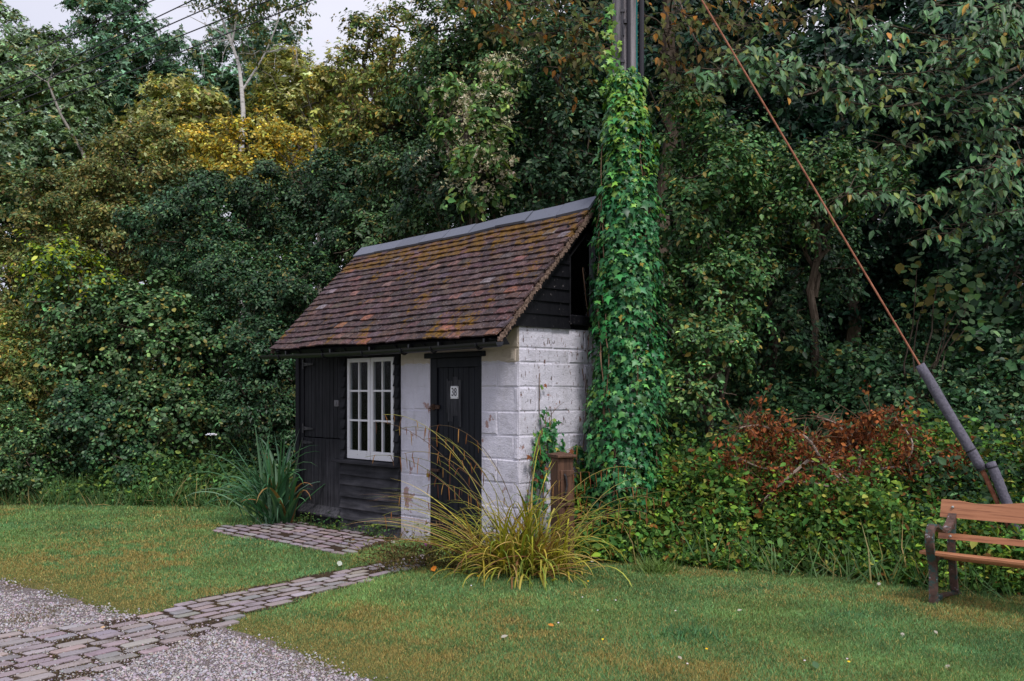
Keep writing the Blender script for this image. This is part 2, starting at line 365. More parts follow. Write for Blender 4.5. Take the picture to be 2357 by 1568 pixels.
# ---------------------------------------------------------------- lawn grass
def lawn_blades():
    n = 1250000
    Y = 4.9 * np.exp(rs.random(n) * math.log(13.6 / 4.9)); X = (rs.random(n) - .5) * 1.16 * Y
    k = lawn_mask(X + rs.normal(0, .035, n), Y + rs.normal(0, .035, n)) & (Y < edge_y(X) + .35)
    lx, ly = hut_local(X, Y); k &= ~((lx > -3.9) & (lx < .02) & (ly > -.02) & (ly < 2.1))
    w1 = (fbm(X, Y, 3, 5) - .5) * .22
    X, Y = X[k], Y[k]; n = len(X)
    dry = fbm(X, Y, .9, 21); fine = fbm(X, Y, 5.5, 25)
    drym = np.clip((dry - .50) * 5, 0, 1) * np.clip((fine - .25) * 2.2, 0, 1)
    # worn and yellowed towards the gravel and in front of the hut's left end
    def near(px, py, r_): return np.exp(-((X - px) ** 2 + (Y - py) ** 2) / r_ ** 2)
    ed = np.zeros(n)
    for i in range(len(GR) - 6):
        a = np.array(GR[i]); b = np.array(GR[i + 1]); ab = b - a; t = np.clip(((X - a[0]) * ab[0] + (Y - a[1]) * ab[1]) / (ab @ ab), 0, 1)
        d = np.hypot(X - a[0] - t * ab[0], Y - a[1] - t * ab[1]); ed = np.maximum(ed, np.exp(-(d / .42) ** 2))
    drym = np.clip(drym * .95 + ed * .9 + .9 * near(-3.9, 9.5, .9) * (fine > .42) + .55 * near(-4.5, 8.3, 1.1) * (fine > .4) + .35 * near(.6, 5.6, 1.0), 0, 1)
    g1 = np.array([.205, .320, .095]); g2 = np.array([.125, .285, .120]); y1 = np.array([.46, .36, .12])
    base = (g1 + (g2 - g1) * fbm(X, Y, 1.7, 41)[:, None]) * (.62 + .75 * fbm(X, Y, 3.4, 43))[:, None]
    isdry = rs.random(n) < (.09 + .66 * drym)
    C = np.where(isdry[:, None], y1, base) * np.exp(rs.normal(0, .28, (n, 1))) * (1 - .15 * drym[:, None])
    C[rs.random(n) < .03] = (.10, .06, .03)
    ln = rs.uniform(.010, .026, n) * (1 - .5 * ed) * (.75 + .6 * fbm(X, Y, 2.5, 77)) * (1 + .25 * np.clip(Y - 8, 0, 4) / 4)
    P = np.stack([X, Y, np.zeros(n)], -1); D = np.stack([rs.normal(0, .55, n), rs.normal(0, .55, n), np.ones(n)], -1); N = rs.normal(0, 1, (n, 3))
    wd = 1.0 + np.clip(Y - 5, 0, 9) * .22
    return tag(scatter('lawn_grass', P, N, D, ln * 1.25, C, GRASSM, 'blade', wide=wd * 1.15), 'short mown grass of the lawn, green with yellowed dry patches', 'grass', kind='stuff')
P0 = np.array([.065, 8.93]); HANG = math.atan2(-.7212, .6927)
def hut_local(X, Y):
    dx = X - P0[0]; dy = Y - P0[1]; return dx * .6927 - dy * .7212, dx * .7212 + dy * .6927
def hut_world(x, y, z=0.): return np.array([P0[0] + .6927 * x + .7212 * y, P0[1] - .7212 * x + .6927 * y, z])
lawn_blades()

# moss and crumbs of turf in the joints, along the lawn's edges and in patches on the gravel
n = 240000; X = rs.uniform(-6, .4, n); Y = rs.uniform(4.9, 9.6, n); inp = in_poly(X, Y, PL); ing = in_poly(X, Y, GR)
w_ = fbm(X, Y, 3.0, 131); k = (inp & (fbm(X, Y, 7, 133) > .44) & (rs.random(n) < .6)) | (ing & ~inp & (fbm(X, Y, 2.6, 135) > .60) & (fbm(X, Y, 9, 137) > .50)) | (ing & lawn_mask(X + rs.normal(0, .09, n), Y + rs.normal(0, .09, n)) & (rs.random(n) < .5))
k &= abs(X) < Y * .58 + .2; X, Y = X[k], Y[k]; n = len(X)
P = np.stack([X, Y, np.full(n, .010)], -1); D = np.stack([rs.normal(0, .8, n), rs.normal(0, .8, n), np.ones(n)], -1)
tag(scatter('moss', P, rs.normal(0, 1, (n, 3)), D, rs.uniform(.006, .017, n), pick([(3, (.19, .14, .05)), (2, (.12, .12, .04)), (2, (.10, .07, .04)), (1, (.24, .19, .08))], n), GRASSM, 'blade', wide=2.2),
    'brown and olive moss creeping over the gravel and the joints between the setts', 'moss', kind='stuff')

# ---------------------------------------------------------------- the hut
hut = empty('hut', (P0[0], P0[1], 0), HANG, 'small black and white hut with a mossy clay tile roof beside the ivy covered pole', 'hut')
def paint_block():
    m = NT('painted_blockwork', .62, .35); o = m.sep()
    fine = m.noise(70, None, 5); big = m.noise(2.2, None, 4)
    c = m.ramp(big, [(.3, (.60, .58, .665, 1)), (.7, (.72, .70, .80, 1))])
    c = m.mix(m.ramp(fine, [(.3, .0), (.75, .28)]), c, (.42, .40, .43, 1)); c = m.mix(m.ramp(m.noise(4.5, m.map((1.6, 1.6, .6)), 6, .7), [(.50, 0), (.72, .45)]), c, (.36, .34, .36, 1))
    # cream tint mixed into the top courses of the front
    fr = m.math('MULTIPLY', m.ramp(o[2], [(0, 0), (1, 0)]), 0.0)
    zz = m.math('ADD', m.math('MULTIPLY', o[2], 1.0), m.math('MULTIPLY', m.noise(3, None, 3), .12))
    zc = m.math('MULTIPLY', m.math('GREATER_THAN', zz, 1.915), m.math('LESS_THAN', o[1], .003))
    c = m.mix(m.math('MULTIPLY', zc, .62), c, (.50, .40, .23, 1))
    # chips: vertical dark flecks, thicker on the gable wall and low down
    v1 = m.map((34, 34, 9)); f1 = m.noise(1.0, v1, 3, .75); v2 = m.map((1.6, 1.6, 1.6)); a1 = m.noise(1.0, v2, 3)
    gab = m.math('MULTIPLY', m.math('GREATER_THAN', o[0], -.012), .085)
    gab = m.math('ADD', gab, m.math('MULTIPLY', m.ramp(o[1], [(.5, 0), (1, 1)]), .035))
    low = m.ramp(o[2], [(0, .10), (.55, .0)])
    th = m.math('SUBTRACT', m.math('SUBTRACT', m.math('SUBTRACT', .795, gab), m.math('MULTIPLY', a1, .17)), m.math('MULTIPLY', m.sep(low)[0], .8))
    chip = m.ramp(m.math('SUBTRACT', f1, th), [(.0, 0), (.02, 1)])
    c = m.mix(chip, c, m.ramp(m.noise(9), [(.4, (.075, .05, .045, 1)), (.62, (.24, .12, .085, 1))]))
    red = m.ramp(m.noise(3.3, m.map((1, 1, 1)), 5), [(.625, 0), (.64, 1)]); red = m.math('MULTIPLY', red, m.math('LESS_THAN', o[2], 1.55))
    c = m.mix(m.math('MULTIPLY', red, .75), c, (.30, .13, .085, 1))
    st = m.math('MULTIPLY', m.ramp(o[2], [(.02, .75), (.34, .0)]), m.ramp(m.noise(5, None, 4), [(.35, 0), (.6, 1)]))
    c = m.mix(st, c, (.42, .30, .25, 1)); m.col(c)
    h = m.math('ADD', m.math('MULTIPLY', fine, .8), m.math('MULTIPLY', m.noise(9, None, 6, .7), 2.2)); h = m.math('SUBTRACT', h, m.math('MULTIPLY', chip, .7))
    m.bump(h, .8, .009); return m.m
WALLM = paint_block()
def black_paint(name, c1, c2, rough=.55, graz=True, flake=0.0):
    m = NT(name, rough, .4); v = m.map((22, 22, 1.3)); n = m.noise(1.5, v, 6, .65); o = m.sep()
    m.b.inputs['Specular IOR Level'].default_value = .18
    c = m.ramp(n, [(.35, c1), (.72, c2)])
    if flake:
        f = m.noise(28, m.map((1, 1, 1)), 4, .7); c = m.mix(m.ramp(f, [(.66, 0), (.70, flake)]), c, (.30, .27, .27, 1))
    m.col(c); m.bump(n, .45, .004); return m
def tarred(name, horiz=False, grey=1.0):
    m = NT(name, .7, .16); v = m.map((1.1, 1.1, 9) if horiz else (24, 24, 1.2)); n = m.noise(1.6, v, 6, .65); o = m.sep()
    dark = m.ramp(n, [(.3, (.004, .004, .006, 1)), (.75, (.013, .013, .018, 1))])
    worn = m.ramp(n, [(.35, (.036, .036, .042, 1)), (.7, (.15, .145, .16, 1))])
    k = m.ramp(o[2], [(.0, 1 * grey), (1.1, .12 * grey)]); k = m.math('MULTIPLY', m.sep(k)[0], m.ramp(m.noise(4, None, 3), [(.25, .35), (.6, 1)]))
    m.col(m.mix(k, dark, worn)); m.bump(n, .5, .004); return m.m
TARV = tarred('tarred_door'); TARH = tarred('tarred_weatherboard', True, .9); TARP = tarred('tarred_post', False, .5)
BLK = black_paint('black_door_paint', (.005, .006, .010, 1), (.016, .018, .026, 1)).m
BLKG = black_paint('gable_black_paint', (.004, .004, .006, 1), (.010, .010, .013, 1), .5, True, .7).m
IRON = NT('black_iron', .6, .5); IRON.col(IRON.ramp(IRON.noise(40), [(.4, (.012, .012, .015, 1)), (.7, (.05, .045, .05, 1))])); IRON = IRON.m
GUT = NT('black_gutter', .38, .5); GUT.col((.008, .008, .012, 1)); GUT = GUT.m

JZ = [0, .26, .485, .71, .935, 1.16, 1.385, 1.615, 1.845, 1.98, 2.18, 2.42]
def blocks(mb, a0, a1, place, zr=(0, 2.42), phase=0, skipz=None):
    for ci in range(len(JZ) - 1):
        z0, z1 = max(JZ[ci], zr[0]), min(JZ[ci + 1], zr[1])
        if z1 - z0 < .02: continue
        xs = [a0]; p = a0 + (.225 if (ci + phase) % 2 else .45)
        while p < a1 - .03: xs.append(p); p += .45
        xs.append(a1)
        for x0, x1 in zip(xs[:-1], xs[1:]):
            g = .0038; i_ = .012; o = random.uniform(.004, .008); j = lambda: random.uniform(-.005, .005)
            V = [(x0 + g + j(), 0, z0 + g), (x1 - g + j(), 0, z0 + g), (x1 - g, 0, z1 - g + j()), (x0 + g, 0, z1 - g + j()),
                 (x0 + g + i_, o + j(), z0 + g + i_), (x1 - g - i_, o + j(), z0 + g + i_), (x1 - g - i_, o + j(), z1 - g - i_), (x0 + g + i_, o + j(), z1 - g - i_)]
            if x0 == a0: V[0] = (x0, 0, V[0][2]); V[3] = (x0, 0, V[3][2])
            V = [place(*q_) for q_ in V]
            mb.add(V, [(4, 5, 6, 7), (0, 1, 5, 4), (1, 2, 6, 5), (2, 3, 7, 6), (3, 0, 4, 7)])
bw = MB()
# backing walls (front pieces, over the door, gable, back) butted end to end
bw.box(-1.80, -1.31, .002, .12, 0, 2.42); bw.box(-.52, -.002, .002, .12, 0, 2.42); bw.box(-1.31, -.52, .002, .12, 1.965, 2.42)
bw.box(-.10, -.002, .12, 1.93, 0, 2.18)
bw.box(-3.85, -.10, 1.83, 1.93, 0, 2.42)
fr = lambda a, d, z: (a, .002 - d, z); gb = lambda a, d, z: (-.002 + d, a, z)
blocks(bw, -1.80, -1.31, fr, phase=1); blocks(bw, -.52, -.002, fr, phase=0); blocks(bw, -1.31, -.52, fr, (1.965, 2.42))
blocks(bw, .0, 1.93, gb, (0, 2.18), phase=1)
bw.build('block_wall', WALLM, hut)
# recess with an old bracket near the corner
mb = MB(); mb.box(-.10, -.035, -.016, -.006, 1.86, 1.965); mb.box(-.088, -.047, -.020, -.0165, 1.88, 1.955)
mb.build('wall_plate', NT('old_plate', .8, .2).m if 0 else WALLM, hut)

# timber end: post, back boards, floor and inner darkness
mb = MB(); mb.box(-3.885, -3.80, -.02, .08, 0, 2.30, bev=.006); mb.build('corner_post', TARP, hut)
mb = MB(); mb.box(-3.87, -3.83, .08, 1.83, 0, 2.36)
for k_ in range(14): mb.box(-3.905, -3.871, .08, 1.93, .02 + k_ * .165, .18 + k_ * .165)
mb.build('side_wall', TARH, hut)
FLR = NT('hut_floor', .9, .2); FLR.col((.05, .045, .04, 1)); mb = MB(); mb.box(-3.80, -.12, .14, 1.82, .0, .05); mb.build('floor', FLR.m, hut)
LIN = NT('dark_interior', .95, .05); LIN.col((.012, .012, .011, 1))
mb = MB(); mb.box(-3.80, -.12, 1.78, 1.82, .05, 2.40); mb.box(-3.80, -3.77, .14, 1.78, .05, 2.40); mb.box(-1.50, -1.46, .14, 1.78, .05, 2.40); mb.box(-3.77, -1.50, .14, 1.78, 2.20, 2.24); mb.box(-1.46, -.12, .14, 1.78, 2.185, 2.22)  # near-black boxes added inside so the panes look into shade
mb.build('shade_lining', LIN.m, hut)

def planks(mb, x0, x1, z0, z1, y0, w_=.075, th=.022, dz=0):
    n = max(1, round((x1 - x0) / w_)); s_ = (x1 - x0) / n
    for i in range(n):
        d = random.uniform(0, .004)
        mb.box(x0 + i * s_ + .0022, x0 + (i + 1) * s_ - .0022, y0 - d, y0 + th, z0 + random.uniform(-.003, .003) + dz, z1 + random.uniform(-.002, .002), bev=.003)
# stable door
sdoor = MB(); planks(sdoor, -3.72, -2.935, 1.032, 1.985, .012); sdoor.box(-3.72, -2.935, .036, .06, 1.05, 1.97); ud = sdoor.build('door', TARV, hut); ud['label'] = 'upper leaf of the black plank stable door'
sdoor = MB(); planks(sdoor, -3.72, -2.935, .15, 1.022, .004); sdoor.box(-3.72, -2.935, .028, .05, .16, 1.01)
ld_ = sdoor.build('door', TARV, hut); ld_['label'] = 'worn lower leaf of the black plank stable door'
mb = MB(); mb.prism([(-.003, .235), (-.003, .14), (-.075, .125), (-.078, .145), (-.03, .195)], -3.735, -2.915); mb.build('weather_strip', TARV, ld_)
for z_, par in ((1.90, ud), (1.13, ud), (.965, ld_), (.30, ld_)):
    mb = MB(); yy = -.004 if par is ud else -.010
    mb.prism([(-3.71, z_ - .022), (-3.50, z_ - .007), (-3.50, z_ + .007), (-3.71, z_ + .022)], yy - .006, yy, axis='y')
    mb.box(-3.735, -3.712, yy - .010, yy, z_ - .055, z_ + .055)
    for bx in (-3.69, -3.62, -3.53): mb.box(bx - .005, bx + .005, yy - .010, yy - .006, z_ - .005, z_ + .005)
    mb.build('hinge', IRON, par)
mb = MB(); mb.box(-3.02, -2.935, -.035, -.005, 1.40, 1.475, bev=.006); mb.box(-2.99, -2.96, -.042, -.0352, 1.42, 1.455, bev=.004)
RIML = NT('grey_lock', .6, .4); RIML.col((.13, .125, .135, 1)); mb.build('lock_box', RIML.m, ud)
mb = MB(); mb.box(-3.80, -3.722, .0, .07, 0.0, 1.99); mb.box(-2.933, -2.905, -.004, .07, 0, 1.99); mb.box(-3.80, -2.905, .0, .07, 1.99, 2.30); mb.box(-3.722, -2.933, .02, .08, 0.0, .14)
mb.build('door_frame', TARP, hut)
# weatherboards below and beside the window
def wboards(mb, x0, x1, zs, y0=-.004, proud=.034, yj=.006):
    for z0, z1 in zip(zs[:-1], zs[1:]):
        p = proud + random.uniform(0, yj); s_ = random.uniform(-.004, .004)
        V = [(x0, y0 - p, z0 + s_), (x1, y0 - p, z0 - s_), (x1, y0 - .002, z1 + .006), (x0, y0 - .002, z1 + .006), (x0, y0 + .012, z0 + s_), (x1, y0 + .012, z0 - s_), (x1, y0 + .012, z1 + .006), (x0, y0 + .012, z1 + .006)]
        mb.add(V, [(0, 1, 2, 3), (4, 7, 6, 5), (0, 4, 5, 1), (2, 6, 7, 3), (0, 3, 7, 4), (1, 5, 6, 2)])
mb = MB(); wboards(mb, -2.903, -1.812, [.0, .128, .258, .386, .520, .630, .772])
zz_ = [.80 + .118 * k_ for k_ in range(11)]
wboards(mb, -2.903, -2.815, zz_, proud=.038); wboards(mb, -1.888, -1.812, zz_, proud=.034)
mb.box(-2.903, -1.812, .009, .05, 0, .78); mb.box(-2.903, -2.815, .009, .06, .78, 2.0); mb.box(-1.888, -1.812, .009, .06, .78, 2.0); mb.box(-2.903, -1.812, -.012, .06, 2.0, 2.3)
mb.build('weatherboard', TARH, hut)
# window with two casements
win = MB(); WH = NT('white_gloss_paint', .45, .4)
wn_ = WH.noise(30, None, 5); WH.col(WH.mix(WH.math('MULTIPLY', WH.ramp(wn_, [(.63, 0), (.68, 1)]), .55), (.74, .73, .76, 1), (.30, .25, .24, 1))); WH.bump(wn_, .3, .003)
WHC = NT('cream_gloss_paint', .5, .4); WHC.col(WHC.ramp(WHC.noise(20, None, 5), [(.3, (.62, .52, .33, 1)), (.7, (.72, .64, .46, 1))]))
win = MB(); win.box(-2.813, -2.790, .0, .07, .815, 1.975); win.box(-1.913, -1.890, .0, .07, .815, 1.975); win.box(-2.790, -1.913, .0, .07, 1.950, 1.975)
wroot = win.build('window', TARP, hut)
for (a, b) in ((-2.786, -2.345), (-2.335, -1.917)):
    c_ = MB(); st = .046
    c_.box(a, a + st, -.012, .03, .818, 1.945, bev=.003); c_.box(b - st, b, -.012, .03, .818, 1.945, bev=.003)
    c_.box(a + st, b - st, -.010, .03, .818, .912, bev=.002); c_.box(a + st, b - st, -.010, .03, 1.900, 1.945, bev=.002)
    mid = (a + b) / 2; c_.box(mid - .010, mid + .010, -.006, .024, .912, 1.900)
    for z_ in (1.25, 1.58):
        c_.box(a + st, mid - .010, -.005, .024, z_ - .010, z_ + .010); c_.box(mid + .010, b - st, -.005, .024, z_ - .010, z_ + .010)
    cs = c_.build('casement', WH.m, wroot)
    c2 = MB(); c2.box(a + .002, b - .002, -.0165, -.0122, 1.902, 1.943); 
def glass_mat():
    m = NT('old_window_glass', .16, .5); m.col((.8, .86, .88, 1)); m.b.inputs['Transmission Weight'].default_value = 1; m.b.inputs['IOR'].default_value = 1.12
    n = m.noise(2.0, None, 2); m.bump(n, .03, .01); m.b.inputs['Specular IOR Level'].default_value = .35
    return m.m
GLASS = glass_mat()
for (a, b) in ((-2.74, -2.391), (-2.289, -1.963)):
    c_ = MB(); c_.box(a, b, .008, .012, .912, 1.900); c_.build('pane', GLASS, wroot)
mb = MB(); mb.prism([(.06, .772), (.06, .812), (-.075, .800), (-.095, .790), (-.095, .768), (-.03, .768)], -2.985, -1.80)
mb.build('sill', TARH, wroot)
# objects dimly seen inside: shelf and pale notice
mb = MB(); mb.box(-2.62, -2.56, 1.70, 1.71, 1.30, 1.50); PAP = NT('paper', .9, .1); PAP.col((.5, .5, .48, 1)); mb.build('notice', PAP.m, hut)

# plank door 38
mb = MB(); mb.box(-1.31, -1.205, .005, .09, .0, 1.91, bev=.004); mb.box(-.565, -.52, .005, .09, .0, 1.91, bev=.004); mb.box(-1.205, -.565, .008, .09, 1.815, 1.91, bev=.003)
mb.build('door_frame', BLK, hut)
mb = MB(); mb.box(-1.375, -.455, -.030, .10, 1.912, 1.964, bev=.006, jit=.002); mb.build('lintel', BLK, hut)
mb = MB(); planks(mb, -1.203, -.567, .915, 1.813, .022, .078); mb.box(-1.20, -.57, .045, .07, .10, 1.80)
planks(mb, -1.203, -.567, .06, .900, .018, .078); mb.box(-1.203, -.567, .008, .05, .901, .914)
d38 = mb.build('door', BLK, hut); d38['label'] = 'narrow black plank door with a white number plate'
SG = NT('white_enamel', .35, .5); SG.col((.78, .78, .80, 1))
mb = MB(); mb.box(-.995, -.875, .006, .014, 1.500, 1.627, bev=.003); plate = mb.build('number_plate', SG.m, d38)
mb = MB()
for sx in (-.987, -.883):
    for sz in (1.509, 1.618): mb.box(sx - .004, sx + .004, .003, .0058, sz - .004, sz + .004)
mb.build('screw', IRON, plate)
tcv = bpy.data.curves.new('digits', 'FONT'); tcv.body = '38'; tcv.size = .115; tcv.extrude = .001; tcv.align_x = 'CENTER'; tcv.align_y = 'CENTER'; tcv.offset = 0.0
tob = bpy.data.objects.new('digits', tcv); COL.objects.link(tob)
bpy.context.view_layer.update(); dm = bpy.data.meshes.new_from_object(tob.evaluated_get(bpy.context.evaluated_depsgraph_get()))
bpy.data.objects.remove(tob); dg = bpy.data.objects.new('digits', dm); COL.objects.link(dg); dm.materials.clear(); INK = NT('ink', .5, .3); INK.col((.012, .014, .022, 1)); dm.materials.append(INK.m)
dg.parent = plate; dg.rotation_euler = (R(90), 0, 0); dg.location = (-.935, .0045, 1.5635); dg.scale = (.74, 1.0, 1)
# worn patch below and around the number: old poster marks on three planks
m_ = NT('worn_black', .7, .3); n_ = m_.noise(1.5, m_.map((30, 30, 2)), 5, .7); m_.col(m_.ramp(n_, [(.4, (.010, .011, .016, 1)), (.68, (.065, .064, .074, 1))]))
mb = MB()
for a, b, z0, z1 in ((-1.062, -1.045, 1.36, 1.70), (-1.041, -.969, 1.27, 1.68), (-.965, -.892, 1.33, 1.72), (-.888, -.835, 1.22, 1.69)): mb.box(a, b, .0155, .0172, z0, z1, jit=.002)
mb.build('worn_paint', m_.m, d38)
RUST = NT('rusty_iron', .8, .3); RUST.col(RUST.ramp(RUST.noise(60), [(.4, (.03, .018, .014, 1)), (.7, (.12, .06, .035, 1))]))
mb = MB(); mb.box(-1.30, -1.17, .0, .016, 1.395, 1.435); mb.box(-1.265, -1.235, -.016, -.0, 1.385, 1.445); mb.tube([(-1.30, -.02, 1.40), (-1.25, -.024, 1.40), (-1.25, -.024, 1.43)], .006, 6)
mb.build('latch', RUST.m, d38)
mb = MB(); mb.box(-1.30, -1.17, .0, .014, .755, .785); hs = mb.build('hasp', RUST.m, d38)
BR = NT('brass', .35, .5); BR.col((.45, .30, .07, 1)); BR.b.inputs['Metallic'].default_value = .9
mb = MB(); mb.box(-1.328, -1.290, -.035, -.014, .695, .735, bev=.004); mb.tube([(-1.322, -.024, .733), (-1.322, -.024, .762), (-1.309, -.024, .772), (-1.296, -.024, .762), (-1.296, -.024, .733)], .004, 6)
mb.build('padlock', BR.m, d38)

# gable: boards, three-sided window, sill
PIT = math.atan2(1.367, 1.304); EY, EZ = -.36, 2.10
roofz = lambda y: EZ + (min(y, 1.888 - y) - EY) * math.tan(PIT)
for sd_ in (0, 1):
  mb = MB(); zs = [2.178, 2.305, 2.430, 2.555, 2.680, 2.805, 2.930, 3.06, 3.19]
  for z0, z1 in zip(zs[:-1], zs[1:]):
      y0 = (z0 - EZ + .06) / math.tan(PIT) + EY; y0b = (z1 - EZ + .06) / math.tan(PIT) + EY; p = .030 + random.uniform(0, .004)
      ye = min(.672, 9)
      if y0 > ye - .03: continue
      y0b = min(y0b, ye - .01)
      for (ya, yab, yb) in (((y0, y0b, ye), (1.888 - y0, 1.888 - y0b, 1.888 - ye))[sd_],):
          V = [(p, ya, z0), (p, yb, z0 + .002), (p - .018, yb, z1 + .006), (p - .018, yab, z1 + .006), (-.004, ya, z0), (-.004, yb, z0 + .002), (-.004, yb, z1 + .006), (-.004, yab, z1 + .006)]
          mb.add(V, [(0, 1, 2, 3), (4, 7, 6, 5), (0, 4, 5, 1), (2, 6, 7, 3), (0, 3, 7, 4), (1, 5, 6, 2)])
  mb.build('gable_boarding', BLKG, hut)
mb = MB(); mb.prism([(-.16, 2.182), (2.04, 2.182), (1.888 + .0 - .0, 2.28), (1.30, 2.85), (1.215, 2.85), (1.215, 2.33), (.672, 2.33), (.672, 2.85), (.55, 2.82), (.0, 2.28)], -.05, -.006)
mb.build('gable_frame', BLKG, hut)
GWM = NT('grey_window_paint', .6, .4); GWM.col(GWM.ramp(GWM.noise(30, GWM.map((3, 3, .5))), [(.35, (.05, .055, .062, 1)), (.7, (.20, .21, .23, 1))]))
mb = MB()
mb.tube([(.0, .69, 2.32), (.0, .69, 2.895), (.0, .944, 3.15), (.0, 1.198, 2.895), (.0, 1.198, 2.32)], .018, 4)
gw = mb.build('gable_window', BLKG, hut)
mb = MB(); mb.box(-.012, .022, .985, 1.045, 2.325, 3.08, bev=.004); mb.box(.0225, .026, 1.005, 1.016, 2.33, 3.06); mb.build('mullion', GWM.m, gw)
mb = MB(); mb.prism([(.69, 2.325), (1.198, 2.325), (1.198, 2.895), (.944, 3.14), (.69, 2.895)], -.010, -.006); mb.build('pane', GLASS, gw)
mb = MB(); mb.box(-.02, .045, .655, 1.235, 2.225, 2.318, bev=.006); mb.build('sill', BLKG, gw)

# roof
XL, XR = -3.86, .12
def sagf(p):
    x, y, z = p; d = (z - EZ) / 1.367; t = (x - XL) / (XR - XL)
    s_ = -.010 * math.sin(math.pi * t) * (.4 + .6 * d) - .07 * (1 - t) * d + (mnoise.noise(Vector((x * 1.3, z * 1.5, 0))) * .018)
    return (x, y + mnoise.noise(Vector((x * 1.7, z, 4))) * .012, z + s_)
def tile_mat():
    m = NT('clay_tile', .82, .25); t = m.attr(); n1 = m.noise(55, None, 6, .75); n2 = m.noise(3.2, None, 5); n3 = m.noise(18, None, 5, .7)
    c = m.mix(m.ramp(n3, [(.40, .0), (.62, .8)]), t, (.026, .019, .024, 1))
    c = m.mix(m.ramp(n1, [(.58, 0), (.66, .85)]), c, (.36, .32, .35, 1)); c = m.mix(m.ramp(m.noise(34, None, 5, .8), [(.60, 0), (.66, .6)]), c, (.30, .14, .11, 1))
    v = m.map((1, 1, .55)); ms = m.noise(2.3, v, 5, .62); ms2 = m.noise(16, None, 4)
    k = m.math('MULTIPLY', m.ramp(ms, [(.56, 0), (.61, 1)]), m.ramp(ms2, [(.44, 0), (.55, 1)]))
    o = m.sep(); k2 = m.math('MULTIPLY', m.ramp(m.noise(7, None, 4), [(.44, 0), (.54, 1)]), m.math('GREATER_THAN', o[2], 3.06))
    k = m.math('MAXIMUM', k, m.math('MULTIPLY', k2, .85))
    c = m.mix(k, c, m.ramp(m.noise(40), [(.35, (.070, .036, .008, 1)), (.7, (.24, .125, .016, 1))]))
    m.col(c); m.bump(m.math('ADD', n1, m.math('MULTIPLY', k, .8)), .8, .008); return m.m
TILE = tile_mat(); tpal = [(6, (.098, .058, .052)), (5, (.078, .049, .048)), (3, (.118, .068, .058)), (1.2, (.19, .095, .080)), (2, (.12, .080, .088)), (.35, (.30, .12, .07)), (.25, (.22, .19, .20))]
def tiles(mb, back=False):
    cs, sn = math.cos(PIT), math.sin(PIT); nr = 19
    for r_ in range(nr):
        d0 = r_ * .0985 - .012; L_ = .165 if r_ < nr - 1 else .11
        wv = .165; x = XL - (wv / 2 if r_ % 2 else 0)
        while x < XR - .01:
            a = max(x, XL) + .0015; b = min(x + wv, XR) - .0015; x += wv
            if b - a < .02: continue
            ex = random.uniform(-.006, .006); lift = random.uniform(0, .009); th = .017
            col = pick(tpal, 1, .15)[0]; V = []
            for (dd, hh) in ((d0 + ex, .030 + lift), (d0 + L_, .004)):
                for t in (0, .5, 1):
                    xx = a + (b - a) * t; cam_ = .004 * (1 - abs(2 * t - 1)) + random.uniform(-.001, .001)
                    for h2 in (hh + cam_, hh + cam_ - th):
                        V.append((xx, EY + dd * cs - h2 * sn, EZ - .03 + dd * sn + h2 * cs))
            Fc = [(0, 2, 8, 6), (2, 4, 10, 8), (1, 7, 9, 3), (3, 9, 11, 5), (0, 1, 3, 2), (2, 3, 5, 4), (6, 8, 9, 7), (8, 10, 11, 9), (0, 6, 7, 1), (4, 5, 11, 10)]
            if back: V = [(p[0], 1.888 - p[1], p[2]) for p in V]
            mb.add(V, Fc, col)
mb = MB(); tiles(mb); tiles(mb, True); roof = mb.build('roof', TILE, hut, fn=sagf)
mb = MB(); zb = EZ - .035
mb.prism([(EY + .03, zb - .012), (.944, zb + 1.335), (1.888 - EY - .03, zb - .012), (1.888 - EY - .06, zb - .055), (.944, zb + 1.285), (EY + .06, zb - .055)], XL + .02, XR - .02)
mb.build('roof_deck', BLKG, roof, fn=sagf)
MORT = NT('verge_mortar', .95, .1); MORT.col(MORT.ramp(MORT.noise(50, None, 5), [(.35, (.07, .045, .035, 1)), (.65, (.27, .19, .15, 1))])); MORT.bump(MORT.noise(60), 1, .01)
cs, sn = math.cos(PIT), math.sin(PIT)
for side in (XR - .004, XL + .004):
    mb = MB()
    for r_ in range(19):
        for k_ in range(3):
            d = r_ * .0985 + k_ * .032; w_ = random.uniform(.006, .018); xx = side + (.001 if side > 0 else -.001)
            c0 = (EY + d * cs + .012, EZ - .047 + d * sn)
            mb.box(xx - w_, xx + random.uniform(.0, .006), c0[0] - .02, c0[0] + .024, c0[1] - random.uniform(.022, .042), c0[1] + .012, jit=.007)
    mb.build('verge_mortar', MORT.m, roof, fn=sagf)
RIDM = NT('blue_grey_ridge', .5, .5); rn = RIDM.noise(25, None, 5); RIDM.col(RIDM.mix(RIDM.ramp(rn, [(.62, 0), (.7, .6)]), RIDM.attr(), (.09, .08, .085, 1))); RIDM.bump(rn, .3, .004)
nR = 9; Lr = (XR - XL + .03) / nR
for i in range(nR):
    mb = MB(); a = XL - .01 + i * Lr; b = a + Lr - .009; w_ = .175; th = .022; j = random.uniform(-.006, .006); zt = EZ + 1.367 + .030 + random.uniform(-.004, .006)
    f_ = .12 if i else 0
    pr = [(.944, zt), (.944 - w_ * cs - .01, zt - w_ * sn + j), (.944 - w_ * cs + .004, zt - w_ * sn - th + j), (.944, zt - th * 1.4), (.944 + w_ * cs - .004, zt - w_ * sn - th), (.944 + w_ * cs + .01, zt - w_ * sn)]
    g = random.uniform(.85, 1.12); mb.prism(pr, a, b, (.125 * g, .135 * g, .175 * g)); mb.build('ridge_tile', RIDM.m, roof, fn=sagf)
